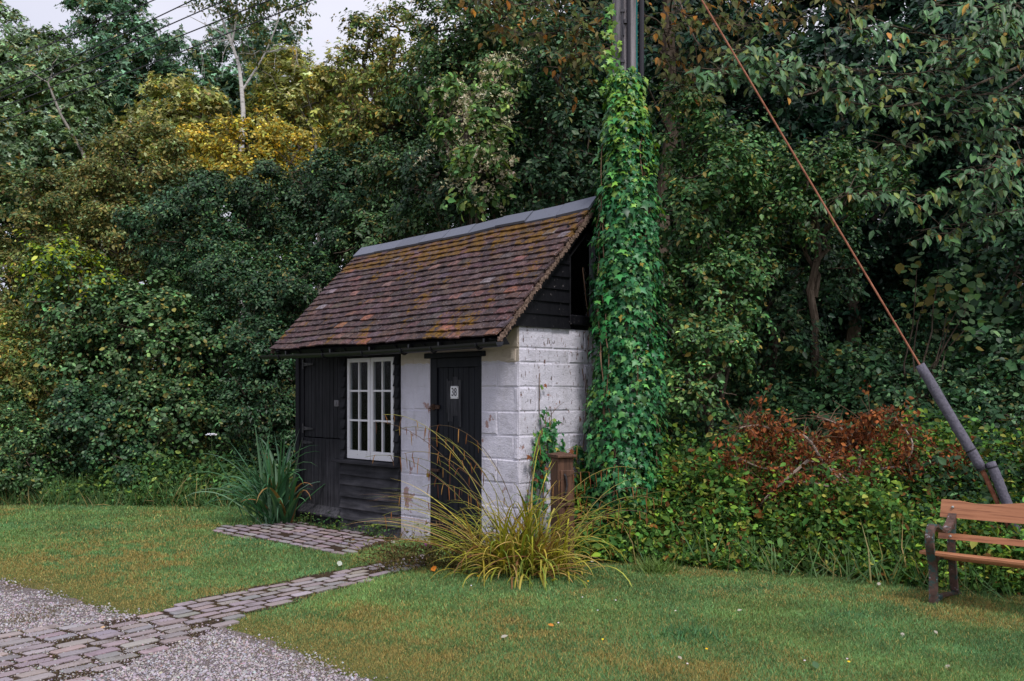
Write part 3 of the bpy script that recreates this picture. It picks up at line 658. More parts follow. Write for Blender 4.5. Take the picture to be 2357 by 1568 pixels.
# barge boards
mb = MB(); mb.prism([(-.335, 2.045), (.944, 3.37), (.944, 3.30), (-.25, 2.06), (-.20, 2.00), (-.30, 1.99)], XR - .055, XR - .030); mb.build('barge_board', BLKG, roof, fn=sagf)
mb = MB(); mb.prism([(-.335, 2.045), (.944, 3.37), (.944, 3.30), (-.25, 2.06)], XL + .03, XL + .055); mb.build('barge_board', BLKG, roof, fn=sagf)
# rafters' feet
mb = MB()
for k_ in range(9): x_ = -3.80 + k_ * .46; mb.prism([(-.33, 2.035), (.02, 2.40), (.02, 2.33), (-.30, 2.0)], x_, x_ + .045)
mb.build('rafter_feet', BLKG, roof)
mb = MB(); mb.box(-3.80, .05, -.20, -.18, 2.10, 2.19); mb.build('soffit_board', BLKG, roof)
# gutter
mb = MB(); prof = []
for k_ in range(9): t = math.pi * k_ / 8; prof.append((-.405 - .048 * math.cos(t), 2.005 - .048 * math.sin(t)))
for k_ in range(8, -1, -1): t = math.pi * k_ / 8; prof.append((-.405 - .044 * math.cos(t), 2.005 - .044 * math.sin(t)))
def gfn(p): return (p[0], p[1], p[2] - .018 * math.sin((p[0] + 3.97) / 4.2 * math.pi) + .012 * (p[0] + 3.97) / 4.2)
for a, b in ((-3.97, -2.6), (-2.595, -1.2), (-1.195, .17)): mb.prism(prof, a, b)
gut = mb.build('gutter', GUT, hut, fn=gfn)
for x_ in (-3.55, -2.62, -1.88, -1.215, -.75, -.10):
    mb = MB(); pr = [(-.405 - .054 * math.cos(math.pi * k_ / 8), 2.002 - .054 * math.sin(math.pi * k_ / 8)) for k_ in range(9)]
    mb.tube([(x_, a, b) for a, b in pr], .008, 5); mb.box(x_ - .012, x_ + .012, -.352, -.30, 2.01, 2.05); mb.build('gutter_bracket', GUT, gut, fn=gfn)

# ---------------------------------------------------------------- telegraph pole
PX, PY = 1.09, 9.3
pole = empty('telegraph_pole', (PX, PY, 0), 0, 'tall weathered grey wooden pole wrapped in ivy at the gable end of the hut', 'pole')
WOOD = NT('weathered_pole', .85, .2); wv_ = WOOD.map((9, 9, .35)); n_ = WOOD.noise(3, wv_, 8, .7)
WOOD.col(WOOD.ramp(n_, [(.30, (.045, .038, .04, 1)), (.44, (.20, .18, .195, 1)), (.7, (.40, .37, .40, 1))])); WOOD.bump(n_, 1, .02)
mb = MB(); mb.tube([(0, 0, z_) for z_ in (-.3, 1, 2, 3, 4, 5, 6, 7.75)], [.135, .13, .127, .124, .121, .118, .114, .11], 20); mb.build('post', WOOD.m, pole, smooth=True)
CAB = NT('black_cable', .5, .4); CAB.col((.02, .018, .026, 1)); TEAL = NT('teal_wire', .5, .4); TEAL.col((.01, .20, .19, 1)); GRC = NT('grey_conduit', .5, .4); GRC.col((.05, .047, .058, 1))
mb = MB(); mb.tube([(.022, -.135, z_) for z_ in (1.5, 7.2)], .018, 8); mb.build('cable_cover', CAB.m, pole)
mb = MB(); mb.tube([(.155, -.045, z_) for z_ in (3.2, 5, 7.2)], .025, 10); mb.build('cable', CAB.m, pole)
mb = MB(); mb.tube([(.108, -.060, z_) for z_ in (2.5, 5, 7.2)], .006, 6); mb.build('wire', TEAL.m, pole)
mb = MB(); mb.tube([(-.035, -.127, z_) for z_ in (1.5, 7.2)], .011, 8)
for z_ in (3.9, 4.42, 4.72, 5.2, 5.6): mb.box(-.055, -.015, -.143, -.11, z_ - .012, z_ + .012)
mb.box(-.022, .0, -.145, -.115, 5.08, 5.12); mb.box(-.032, -.02, -.15, -.115, 4.96, 5.06); mb.build('conduit', GRC.m, pole)
mb = MB(); WZ = []
for k_, v_ in enumerate((-467, -492, -407, -342, -284)):
    p = Vector(at(1440 + (14 if k_ % 2 else -14), v_, PY - .16)) - Vector((PX, PY, 0)); WZ.append(p)
    mb.tube([(p.x, -.10, p.z - .03), (p.x, p.y + .01, p.z - .03), (p.x, p.y, p.z - .01)], .012, 6); mb.tube([p - Vector((0, 0, .03)), p, p + Vector((0, 0, .03))], [.022, .035, .02], 8)
mb.build('insulators', NT('porcelain', .3, .5).m, pole)
for k_, (u1, v0, v1, wh) in enumerate(((341, -467, 145, 'uppermost of the five'), (422, -492, 204, 'second from the top'), (508, -407, 222, 'middle one of five'), (595, -342, 241, 'second from the bottom'), (710, -284, 276, 'lowest of the five'))):
    a = WZ[k_] + Vector((PX, PY, 0)); sl_ = v1 / u1; b = Vector(at(-300, v1 + sl_ * 300, 19 + k_ * .3)); mb = MB(); pts = []
    for i in range(25):
        t = i / 24; p = a.lerp(b, t); p.z -= .05 * 4 * t * (1 - t); pts.append(p)
    mb.tube(pts, .0085, 5); o = mb.build('overhead_cable', CAB.m); tag(o, 'thin black overhead cable at top left, ' + wh, 'cable', 'overhead cables from the pole')

# guy wire with grey foam sleeves
A = Vector((PX, PY, 6.6)); Bp = Vector(at(2264, 1086, 8.1)); G = Vector(at(2385, 1320, 7.95)); G.z = -.05
guy = empty('guy_wire', (G.x, G.y, 0), 0, 'rust brown stay rod running from the pole to the ground with padded grey sleeves', 'guy wire')
off = Vector((G.x, G.y, 0)); RW = NT('rusty_rod', .75, .3); RW.col(RW.ramp(RW.noise(20), [(.35, (.24, .08, .045, 1)), (.7, (.40, .17, .10, 1))]))
mb = MB(); mb.tube([A - off, Bp - off], .0085, 8); mb.tube([A.lerp(Bp, .972) - off, Bp - off + Vector((.02, 0, -.05)), G - off], [.022, .02, .012], 8); mb.build('rod', RW.m, guy)
FO = NT('grey_foam', .85, .3); fn_ = FO.noise(45, None, 4); FO.col(FO.ramp(fn_, [(.3, (.085, .08, .105, 1)), (.7, (.16, .15, .19, 1))])); FO.bump(fn_, .8, .006)
s0 = Vector(at(2120, 838, 8.28)); ld = (Bp - A).normalized(); t0 = (s0 - A).dot(ld); s0 = A + ld * t0
s1 = Bp - ld * .02
def sleeve(p, q_, r_):
    mb = MB(); n = 14; pts = [p.lerp(q_, i / (n - 1)) - off + Vector((random.uniform(-.003, .003), 0, random.uniform(-.003, .003))) for i in range(n)]
    mb.tube(pts, [r_ * (.93 if i in (0, n - 1) else random.uniform(.96, 1.03)) for i in range(n)], 16); o = mb.build('sleeve', FO.m, guy, smooth=True)
    mb = MB(); L_ = (q_ - p).length
    for d in (.985, .82 if L_ > .8 else .10):
        c_ = p.lerp(q_, d) - off; dd = (q_ - p).normalized() * .006; mb.tube([c_ - dd, c_ + dd], r_ * 1.06, 16)
    mb.build('strap', CAB.m, o)
sleeve(s0, s1, .043)
q0 = Vector(at(2280, 1064, 8.06)); g2 = Vector(at(2326, 1180, 8.0)); g3 = Vector(at(2372, 1290, 7.96))
sleeve(q0, g2, .041); sleeve(g2 + (g3 - g2).normalized() * .03, g3, .040)

# ---------------------------------------------------------------- wooden post box beside the wall
MBX = NT('old_brown_wood', .65, .35); n_ = MBX.noise(2, MBX.map((25, 25, 1.4)), 6, .65); MBX.col(MBX.ramp(n_, [(.3, (.035, .016, .010, 1)), (.7, (.15, .075, .045, 1))])); MBX.bump(n_, .6, .004)
box = empty('wooden_post', (.44, 8.62, 0), R(26), 'square brown wooden post with a cap and a small hinged door, behind the yellow sedge', 'post')
mb = MB(); mb.box(-.078, .078, -.09, .06, 0, .98, bev=.006); mb.build('shaft', MBX.m, box)
mb = MB(); mb.box(-.098, .098, -.122, .085, .982, 1.01, bev=.008); mb.add([(-.10, -.11, 1.009), (.10, -.11, 1.009), (.10, .105, 1.009), (-.10, .105, 1.009), (0, 0, 1.035)], [(0, 1, 4), (1, 2, 4), (2, 3, 4), (3, 0, 4)])
mb.build('cap', MBX.m, box)
mb = MB(); mb.box(-.062, .074, -.113, -.092, .60, .875, bev=.005); dr = mb.build('door', MBX.m, box)
mb = MB(); mb.tube([(-.03, -.115, .84), (-.03, -.135, .83), (-.022, -.138, .79), (-.018, -.14, .745), (-.024, -.138, .70), (-.03, -.135, .67), (-.03, -.115, .66)], .008, 8); mb.build('handle', IRON, dr)
mb = MB(); mb.box(-.076, .076, -.112, -.092, .555, .585, bev=.004); mb.box(-.076, -.03, -.105, -.092, .05, .545); mb.box(-.005, .076, -.105, -.092, .05, .545); mb.build('front_panel', MBX.m, box)
mb = MB()
for k_ in range(7): mb.tube([(.072, -.1135, .62 + k_ * .038), (.072, -.117, .62 + k_ * .038)], .005, 6)
mb.build('studs', RUST.m, dr)

# ---------------------------------------------------------------- bench
bench = empty('park_bench', (3.11, 7.10, 0), math.atan2(-.696, .72), 'wooden slat bench with rusty scrolled cast iron ends, cut off by the right edge', 'bench')
IR = NT('peeling_cast_iron', .6, .4); a_ = IR.noise(14, None, 5, .7); b_ = IR.noise(22, None, 5, .7)
c_ = IR.ramp(b_, [(.35, (.050, .026, .020, 1)), (.6, (.13, .07, .055, 1))]); c_ = IR.mix(IR.ramp(a_, [(.50, 0), (.56, 1)]), c_, (.035, .075, .068, 1)); c_ = IR.mix(IR.ramp(IR.noise(30, None, 4), [(.62, 0), (.67, 1)]), c_, (.30, .29, .31, 1))
IR.col(c_); IR.bump(b_, .6, .005)
def ribbon(mb, pts, wd, th, x0):
    """flat cast bar swept in the y/z plane; th is its thickness in that plane, wd its width along x"""
    P_ = [Vector((0, a, b)) for a, b in pts]; n = len(P_); L_ = []; Rr = []
    for k in range(n):
        d = (P_[min(k + 1, n - 1)] - P_[max(k - 1, 0)]).normalized(); nn = Vector((0, -d.z, d.y)); t = th[k] if hasattr(th, '__len__') else th
        L_.append(P_[k] + nn * t / 2); Rr.append(P_[k] - nn * t / 2)
    V = [(x0 - wd / 2, p.y, p.z) for p in L_] + [(x0 + wd / 2, p.y, p.z) for p in L_] + [(x0 - wd / 2, p.y, p.z) for p in Rr] + [(x0 + wd / 2, p.y, p.z) for p in Rr]
    Fc = []
    for k in range(n - 1):
        for a, b in ((0, 1), (1, 3), (3, 2), (2, 0)): Fc.append((a * n + k, a * n + k + 1, b * n + k + 1, b * n + k))
    Fc += [(0, n, 3 * n, 2 * n), (n - 1, 3 * n - 1, 4 * n - 1, 2 * n - 1)]
    mb.add(V, Fc)
def spl(pts, k=6):
    out = []; n = len(pts)
    for i in range(n - 1):
        p0, p1, p2, p3 = [np.array(pts[max(0, min(n - 1, j))]) for j in (i - 1, i, i + 1, i + 2)]
        for s_ in range(k):
            t = s_ / k; out.append(tuple(.5 * ((2 * p1) + (-p0 + p2) * t + (2 * p0 - 5 * p1 + 4 * p2 - p3) * t * t + (-p0 + 3 * p1 - 3 * p2 + p3) * t ** 3)))
    out.append(tuple(pts[-1])); return out
for x0 in (0, 1.42):
    mb = MB(); ribbon(mb, spl([(.0, 0), (.0, .12), (.0, .24), (-.012, .31), (-.045, .375), (-.075, .46), (-.065, .54), (-.02, .583), (.05, .572), (.13, .535), (.21, .520), (.29, .545), (.36, .595), (.395, .64)]), .062, .022, x0)
    ribbon(mb, [(.018, 0), (.014, .12), (.012, .26), (-.0, .33)], .034, .016, x0)
    ribbon(mb, spl([(.50, 0), (.44, .03), (.41, .12), (.385, .25), (.365, .36), (.362, .47), (.385, .60), (.425, .735)]), .055, .026, x0)
    ribbon(mb, [(.012, .02), (.15, .045), (.30, .035), (.49, .012)], .045, .020, x0)
    ribbon(mb, [(-.01, .335), (.10, .345), (.25, .325), (.37, .30)], .045, .045, x0); mb.build('iron_end', IR.m, bench)
BW = NT('oiled_hardwood', .45, .45); n_ = BW.noise(2.0, BW.map((.9, 22, 22)), 7, .65); n2_ = BW.noise(9, BW.map((.35, 6, 6)), 5)
BW.col(BW.mix(BW.ramp(n2_, [(.52, 0), (.60, .55)]), BW.ramp(n_, [(.25, (.33, .125, .055, 1)), (.7, (.50, .22, .11, 1))]), (.17, .055, .022, 1))); BW.bump(n_, .25, .003)
SX0, SX1 = -.085, 1.50
for k_ in range(4):
    y0 = -.055 + k_ * .105; z_ = .395 - k_ * .024; mb = MB(); mb.box(SX0, SX1, y0, y0 + .085, z_ - .026, z_, bev=.005)
    mb.build('seat_slat', BW.m, bench)
def backslat(yb, z0, z1, wavy):
    mb = MB(); n = 40
    top = [];
    for i in range(n + 1):
        x = SX0 - .006 + (SX1 - SX0) * i / n; t = (x - SX0) / (SX1 - SX0)
        zt = z1 + (-.032 * math.exp(-((x - .22) / .10) ** 2) * 0 + (-.022 * (1 / (1 + math.exp(-(x - .09) / .03))) + .055 * math.exp(-((t - .5) / .22) ** 2)) if wavy else 0)
        top.append((x, zt))
    lean = .035
    V = []
    for (x, zt) in top: V += [(x, yb, z0), (x, yb + lean * (zt - z0) / .13, zt), (x, yb + .024 + lean * (zt - z0) / .13, zt), (x, yb + .024, z0)]
    Fc = [(4 * i + a, 4 * i + (a + 1) % 4, 4 * i + 4 + (a + 1) % 4, 4 * i + 4 + a) for i in range(n) for a in range(4)] + [(0, 1, 2, 3), (4 * n, 4 * n + 3, 4 * n + 2, 4 * n + 1)]
    mb.add(V, Fc); return mb.build('back_slat', BW.m, bench)
bs = [backslat(.372, .605, .737, True), backslat(.335, .445, .488, False)]
BOLT = NT('bolt_steel', .3, .5); BOLT.col((.5, .52, .5, 1)); BOLT.b.inputs['Metallic'].default_value = .8
for s_, y_, z_ in ((bs[0], .388, .685), (bs[1], .337, .468)):
    mb = MB(); mb.tube([(.0, y_ + .01, z_), (.0, y_ - .006, z_), (.0, y_ - .010, z_)], [.011, .011, .005], 10); mb.build('bolt', BOLT.m, s_)

# ================================================================ vegetation
PAL = {
 'hedge':  [(5, (.048, .092, .042)), (3, (.075, .130, .058)), (2, (.12, .175, .095)), (1.2, (.17, .15, .045))],
 'dark':   [(5, (.032, .066, .036)), (3, (.052, .098, .050)), (1.4, (.10, .155, .085)), (.5, (.13, .12, .04))],
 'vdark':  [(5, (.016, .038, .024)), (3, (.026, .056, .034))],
 'mid':    [(5, (.055, .115, .050)), (3, (.085, .155, .065)), (2, (.14, .20, .085)), (.9, (.21, .18, .05))],
 'olive':  [(2, (.17, .21, .10)), (4, (.115, .13, .045)), (3, (.16, .13, .040)), (3, (.09, .125, .045)), (1, (.25, .18, .05))],
 'brownolive': [(2, (.15, .19, .11)), (4, (.125, .122, .048)), (3, (.10, .105, .036)), (2, (.19, .145, .05)), (2, (.09, .125, .055))],
 'pale':   [(4, (.11, .155, .095)), (3, (.075, .115, .055)), (3, (.20, .26, .19)), (1, (.15, .13, .05))],
 'teal':   [(4, (.075, .125, .085)), (3, (.055, .10, .060)), (2, (.17, .24, .18)), (1, (.12, .12, .05))],
 'yellowgreen': [(2, (.34, .36, .18)), (4, (.20, .21, .06)), (3, (.13, .15, .045)), (2, (.30, .28, .11)), (1, (.30, .20, .04))],
 'gold':   [(5, (.26, .27, .08)), (3, (.46, .38, .10)), (3, (.33, .22, .03)), (2, (.58, .42, .07)), (1, (.14, .13, .03))],
 'lime':   [(4, (.25, .30, .05)), (3, (.13, .20, .045)), (1, (.36, .38, .08))],
 'clem':   [(4, (.075, .135, .060)), (3, (.11, .175, .075)), (2, (.16, .22, .085)), (1, (.24, .28, .10))],
 'bramble':[(4, (.080, .160, .055)), (3, (.12, .215, .070)), (2, (.20, .28, .075)), (1, (.34, .36, .09)), (.5, (.20, .09, .03))],
 'under':  [(4, (.075, .145, .065)), (3, (.11, .180, .075)), (2, (.17, .23, .08))],
 'cherry': [(4, (.085, .155, .080)), (2, (.12, .20, .10)), (1.3, (.18, .22, .08)), (.12, (.42, .24, .06))],
 'rustyc': [(4, (.075, .095, .038)), (3, (.11, .105, .040)), (1.3, (.20, .11, .03)), (.5, (.34, .15, .03))],
 'ivy':    [(5, (.035, .125, .050)), (3, (.060, .190, .070)), (2, (.11, .25, .085)), (.5, (.18, .28, .08))],
 'ivytop': [(4, (.12, .24, .050)), (3, (.18, .30, .075)), (2, (.065, .17, .050)), (.8, (.28, .34, .10))],
}
for _k in PAL:
    _g = 1.0
    PAL[_k] = [(a, tuple(max(.004, sum(c) / 3 + (x - sum(c) / 3) * (1.08 if c[0] > c[1] * .85 else 1.25 if 'ivy' in _k else 1.36)) for x in c)) for a, c in PAL[_k]]
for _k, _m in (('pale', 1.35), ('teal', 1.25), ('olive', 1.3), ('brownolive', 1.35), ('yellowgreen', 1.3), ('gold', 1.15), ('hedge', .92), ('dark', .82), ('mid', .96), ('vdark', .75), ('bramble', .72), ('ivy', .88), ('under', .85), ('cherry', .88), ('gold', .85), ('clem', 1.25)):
    PAL[_k] = [(a, tuple(x * _m for x in c)) for a, c in PAL[_k]]
CAMP = np.array([0, 0, EYE]); COVM = 2.9
def rdir(n): return norm(rs.normal(0, 1, (n, 3)))
def crown_points(blobs, size, cover, clump=.30, k=.5, ruff=.13):
    """leaf points on lumpy clumps spread over the blobs' shells"""
    P, O = [], []
    for (c, r_) in blobs:
        area = math.pi * (r_[0] * r_[2]) * 2.2
        n = int(cover * COVM * area / (.42 * size * size))
        cr_ = clump * .80 * (.6 + .4 * min(1, min(r_) / 1.0)); nc = max(8, int(area / (cr_ * cr_) * .46))
        cd = rdir(nc); cd[:, 2] += .12; cd = norm(cd)
        fr_ = rs.uniform(.62, 1.08, nc); cc = c + cd * fr_[:, None] * r_
        cs_ = cr_ * rs.uniform(.45, 1.25, nc)
        wt = cs_ ** 2; wt /= wt.sum(); w_ = rs.choice(nc, n, p=wt)
        u = rdir(n); u[:, 2] += .25; u = norm(u); rad = cs_[w_] * (rs.random(n) ** .45)
        p = cc[w_] + u * rad[:, None] * np.array([1, 1, .72]) + rs.normal(0, ruff * size, (n, 3))
        fr2 = rs.random(n) < .13; m2 = int(fr2.sum()); d2 = rdir(m2); dn = fbm(d2[:, 0] * 3 + c[0], d2[:, 2] * 3 + c[2] + d2[:, 1], 1.6, 5)
        p[fr2] = c + d2 * (rs.uniform(.55, 1.0, m2) + (dn - .5) * .55)[:, None] * r_ + rs.normal(0, .05, (m2, 3)); u[fr2] = d2
        tw = CAMP - p; tw /= np.linalg.norm(tw, axis=1, keepdims=True); keep = (np.sum(tw * norm(p - c), 1) > -.25) | (rs.random(n) < .22)
        keep &= p[:, 2] > terr(p[:, 0], p[:, 1]) + .02
        lx, ly = hut_local(p[:, 0], p[:, 1]); keep &= ~((lx > -3.95) & (lx < .16) & (ly > -.42) & (ly < 2.25) & (p[:, 2] < 3.55 - abs(ly - .944) * 1.02))
        ns = int(area * 5); sd = rdir(ns); sd[:, 1] = -abs(sd[:, 1]); sd[:, 2] = sd[:, 2] * .8 + .2; sd = norm(sd); s0_ = c + sd * r_ * rs.uniform(.82, 1.02, (ns, 1)); sv = norm(sd + rdir(ns) * .6 + [0, 0, .25]) * rs.uniform(.15, .45, (ns, 1)) * (1 + size * 3)
        ml = int(26 * (.055 / size) ** .6); tt = rs.random((ns, ml, 1)); sp = (s0_[:, None] + sv[:, None] * tt - np.array([0, 0, .12]) * tt ** 2 + rs.normal(0, size * .75, (ns, ml, 3)) * (1.15 - tt * .8)).reshape(-1, 3)
        su = np.repeat(sd, ml, 0); lx, ly = hut_local(sp[:, 0], sp[:, 1]); k2 = ~((lx > -3.95) & (lx < .16) & (ly > -.42) & (ly < 2.25) & (sp[:, 2] < 3.6 - abs(ly - .944) * 1.02)) & (sp[:, 2] > terr(sp[:, 0], sp[:, 1]) + .02)
        P.append(sp[k2]); O.append(su[k2])
        o = norm(p - c) * .55 + u * .7
        P.append(p[keep]); O.append(o[keep])
    return np.concatenate(P), np.concatenate(O)
def limb(mb, a, b, r0, r1, wob=.06, seg=6, n=7, c=(1, 1, 1)):
    a, b = Vector(a), Vector(b); L_ = (b - a).length; pts = []
    for i in range(n):
        t = i / (n - 1); p = a.lerp(b, t)
        if 0 < i < n - 1: p += Vector((random.gauss(0, 1), random.gauss(0, 1), random.gauss(0, .6))) * wob * L_ * .5
        pts.append(p)
    mb.tube(pts, [r0 + (r1 - r0) * i / (n - 1) for i in range(n)], seg, c); return pts
NL = 0
def plant(name, label, cat, blobs, pal, size=.06, cover=1.3, clump=.3, tpl='oval', mat=None, group=None, trunk=.06, droop=.35, bk=None, extra=None, tip=None, tipn=.0, upn=.75, twigs=0, base=None, ruff=.13):
    """a tree or shrub: trunk and limbs into each lobe of the crown, leaves spread through the lobes"""
    global NL
    B = []
    for b in blobs:
        c = at(b[0], b[1], b[2]); rx = b[3] / CF * b[2]; rz = b[4] / CF * b[2]; ry = b[5] if len(b) > 5 else min(1.3, (rx + rz) / 2); B.append((c, np.array([rx, ry, rz])))
    cm = np.mean([c for c, r_ in B], 0) if base is None else np.array(base, float)
    gx_, gy_ = float(cm[0]), float(cm[1]); gz = float(terr(gx_, gy_))
    root = empty(name, (gx_, gy_, gz), 0, label, cat, group)
    off = np.array([gx_, gy_, gz])
    mb = MB(); top = np.array([gx_, gy_, max(gz + .4, min(c[2] for c, _ in B))]) - off
    limb(mb, (0, 0, -.2), top, trunk, trunk * .75, .03)
    for c, r_ in B:
        e = limb(mb, top * random.uniform(.55, 1), c - off + np.array([0, 0, r_[2] * .2]), trunk * .6, trunk * .2, .08)
        for _ in range(5 + twigs):
            s_ = e[random.randrange(2, len(e))]; d = rdir(1)[0]; d[1] = -abs(d[1]) * .6; limb(mb, s_, c - off + d * r_ * random.uniform(.75, 1.05), trunk * .22, .006, .12, 4, 6)
    for c, r_ in B:
        for _ in range(int(5 + 3 * min(r_[0], 3))):
            d = rdir(1)[0]; d[1] = -abs(d[1]); d[2] = d[2] * .7 + .15; t_ = rdir(1)[0] * .35; limb(mb, c - off + d * r_ * random.uniform(.45, .8), c - off + (d + t_) * r_ * random.uniform(.9, 1.1), .011, .004, .10, 4, 6)
    mb.build('trunk', bk or BARK, root)
    P, O = crown_points(B, size, cover, clump, ruff=ruff); n = len(P); NL += n
    N = O + np.array([0, 0, upn]) + rs.normal(0, .55, (n, 3)); D = rs.normal(0, 1, (n, 3)) + O * .5; D[:, 2] -= droop
    C = pick(PAL[pal], n, .46) * (.62 + .95 * fbm(P[:, 0] * 1.0 + P[:, 1], P[:, 2], 1.1, 17))[:, None]  # wide tone spread paints pale highlights into single leaves
    if tip:
        zt = np.clip((P[:, 2] - np.percentile(P[:, 2], 55)) / max(.01, np.ptp(P[:, 2]) * .4), 0, 1); k = rs.random(n) < zt * tipn; C[k] = pick(PAL[tip], int(k.sum()))
    scatter('crown', P - off, N, D, size * np.clip(rs.lognormal(-.05, .28, n), .45, 1.9), C, mat or LEAF, tpl, root)
    return root, off, B

# --- left hedge, front row
G1 = 'shrubs of the hedge left of the hut'
plant('hedge_shrub', 'low dark shrub at the far left end of the hedge, nearest the left edge', 'shrub', [(-40, 1010, 14.3, 120, 120, .8), (70, 1060, 13.9, 110, 90, .7)], 'hedge', .05, 1.5, group=G1)
plant('hedge_shrub', 'rounded dark green shrub standing right of the low leftmost shrub', 'shrub', [(215, 1010, 14.2, 130, 120, .8), (300, 1080, 13.9, 90, 70, .5)], 'dark', .05, 1.4, group=G1, tpl='round')
plant('hedge_shrub', 'broad dark shrub in the middle of the hedge with deep shade below', 'shrub', [(420, 990, 14.3, 140, 120, .8)], 'hedge', .055, 1.3, group=G1, tpl='round')
plant('hedge_shrub', 'dark shrub pressed against the hut, behind the strappy plant', 'shrub', [(590, 960, 14.3, 110, 130, .8), (650, 860, 14.4, 90, 120, .8), (640,1040,14.0,90,70,.6)], 'dark', .048, 1.5, group=G1)
plant('hedge_shrub', 'olive and yellow tinged shrub at the far left edge, mid height', 'shrub', [(10, 850, 15.6, 130, 140, 1), (130, 880, 15.4, 110, 110, .9)], 'olive', .055, 1.4, group=G1, mat=LEAFM)
plant('hedge_shrub', 'tall shrub with lime yellow shoots at its top on the left', 'shrub', [(150, 640, 15.6, 95, 90, .9), (210, 740, 15.4, 130, 110, .9), (190, 850, 15.0, 120, 90, .8)], 'hedge', .068, 1.35, group=G1, tip='lime', tipn=.85, twigs=4)
plant('hedge_shrub', 'wide dark glossy shrub filling the hedge between the lime topped shrub and the hut', 'shrub', [(360, 800, 15.2, 140, 150, 1), (480, 860, 15.0, 130, 140, .9)], 'hedge', .056, 1.35, group=G1, tpl='round')
plant('hedge_shrub', 'dense dark shrub touching the left end of the tiled roof', 'shrub', [(600, 740, 15.2, 120, 150, 1), (690, 700, 15.3, 100, 130, 1), (560, 660, 15.6, 110, 100, 1)], 'dark', .048, 1.5, group=G1, tip='mid', tipn=.5)
# --- second storey
G2 = 'trees and tall bushes of the wood on the left'
plant('bushy_tree', 'dark leaved bushy tree in front of the golden tree', 'tree', [(500, 500, 17, 110, 90, 1.1), (620, 470, 17, 110, 85, 1), (410, 540, 17.2, 100, 110, 1.1), (540, 600, 16.6, 140, 90, 1)], 'dark', .058, 1.4, .32, group=G2, twigs=4, tip='hedge', tipn=.6, trunk=.09)
plant('bushy_tree', 'olive brown tree with fine leaves left of the golden tree', 'tree', [(330, 400, 19, 120, 110, 1.2), (230, 470, 19, 120, 110, 1.2), (300, 560, 18.5, 140, 100, 1.2)], 'brownolive', .06, 1.15, .32, group=G2, twigs=6, mat=LEAFM, trunk=.1)
plant('bushy_tree', 'dull green and brown bush at the left edge above the hedge', 'tree', [(60, 520, 18, 130, 120, 1.2), (30, 680, 17.5, 140, 110, 1.2), (140, 600, 18, 90, 90, 1)], 'brownolive', .06, 1.3, .34, group=G2, mat=LEAFM, tip='hedge', tipn=.4)
plant('bushy_tree', 'dark tree rising just behind the left end of the roof', 'tree', [(760, 540, 16.4, 120, 120, 1.2), (850, 450, 16.4, 120, 120, 1.2), (730, 430, 16.8, 90, 90, 1)], 'dark', .055, 1.45, .32, group=G2, tip='olive', tipn=.35, trunk=.1)
plant('bushy_tree', 'dark green tree above the middle of the roof ridge', 'tree', [(960, 430, 15.4, 110, 140, 1.1), (900, 560, 15.0, 110, 80, 1), (1020, 530, 14.6, 110, 70, 1)], 'hedge', .055, 1.45, .3, group=G2, trunk=.1)
plant('golden_tree', 'tree with bright golden yellow leaves glowing in the middle of the wood', 'tree', [(470, 345, 20.5, 75, 45, 1), (570, 345, 20.3, 90, 60, 1), (690, 350, 20.5, 75, 50, 1), (620, 290, 20.8, 25, 40, .5), (560, 400, 20, 120, 50, 1)], 'gold', .075, 1.25, .34, mat=LEAFM, twigs=3, trunk=.09)
# --- far trees
G3 = 'far trees against the sky'
plant('tall_tree', 'pale green tree whose rounded top stands highest at upper left against the sky', 'tree', [(265, 60, 28, 85, 65, 1.4), (330, 140, 28, 100, 80, 1.6), (230, 20, 28, 55, 45, 1.2), (270, 200, 28, 110, 90, 1.6), (350, 260, 27.5, 90, 80, 1.5)], 'teal', .12, 1.2, .42, 'cluster', LEAFM, G3, .16, twigs=3)
plant('tall_tree', 'silvery green windblown tree filling the upper left corner', 'tree', [(0, 110, 26, 80, 75, 1.5), (100, 160, 26, 80, 75, 1.5), (170, 230, 26, 90, 90, 1.5), (60, 250, 26, 130, 110, 1.7), (30, 370, 25, 120, 110, 1.6), (140, 360, 25, 110, 90, 1.5)], 'pale', .115, 1.3, .42, 'cluster', LEAFM, G3, .15, twigs=3)
plant('tall_tree', 'smaller grey green tree between the rounded tall tree and the birch', 'tree', [(430, 150, 28, 60, 55, 1.3), (455, 230, 28, 75, 70, 1.4), (400, 330, 27, 80, 60, 1.3)], 'teal', .115, 1.1, .4, 'cluster', LEAFM, G3, .12)
plant('tall_tree', 'yellow green tree in front of the birch trunk on its left side', 'tree', [(400, 240, 24.5, 70, 55, 1.2), (470, 280, 24, 85, 60, 1.2), (380, 310, 24, 80, 60, 1.2)], 'yellowgreen', .10, 1.1, .4, 'cluster', LEAFM, G3, .1)
plant('tall_tree', 'yellow green tree right of the birch trunk', 'tree', [(660, 200, 25, 85, 70, 1.3), (740, 240, 24.5, 80, 80, 1.3), (670, 280, 24, 90, 55, 1.2), (790, 190, 24, 50, 60, 1)], 'yellowgreen', .10, 1.15, .4, 'cluster', LEAFM, G3, .1)
plant('tall_tree', 'dark green tree standing behind the crown of the birch', 'tree', [(560, 120, 29, 70, 80, 1.3), (650, 130, 29, 60, 55, 1.3), (560, 230, 28, 90, 60, 1.3)], 'teal', .115, 1.0, .4, 'cluster', LEAFM, G3, .12)
plant('tall_tree', 'small leaved olive tree with sky showing through, right of the gap in the trees', 'tree', [(850, 110, 17.5, 60, 60, .9), (920, 80, 17.5, 75, 55, 1), (840, 210, 17, 75, 70, 1), (950, 180, 16.5, 85, 85, 1), (870, 310, 17, 110, 80, 1.1)], 'olive', .065, 1.0, .26, 'oval', LEAFM, G3, .1, twigs=6, tip='hedge', tipn=.4)
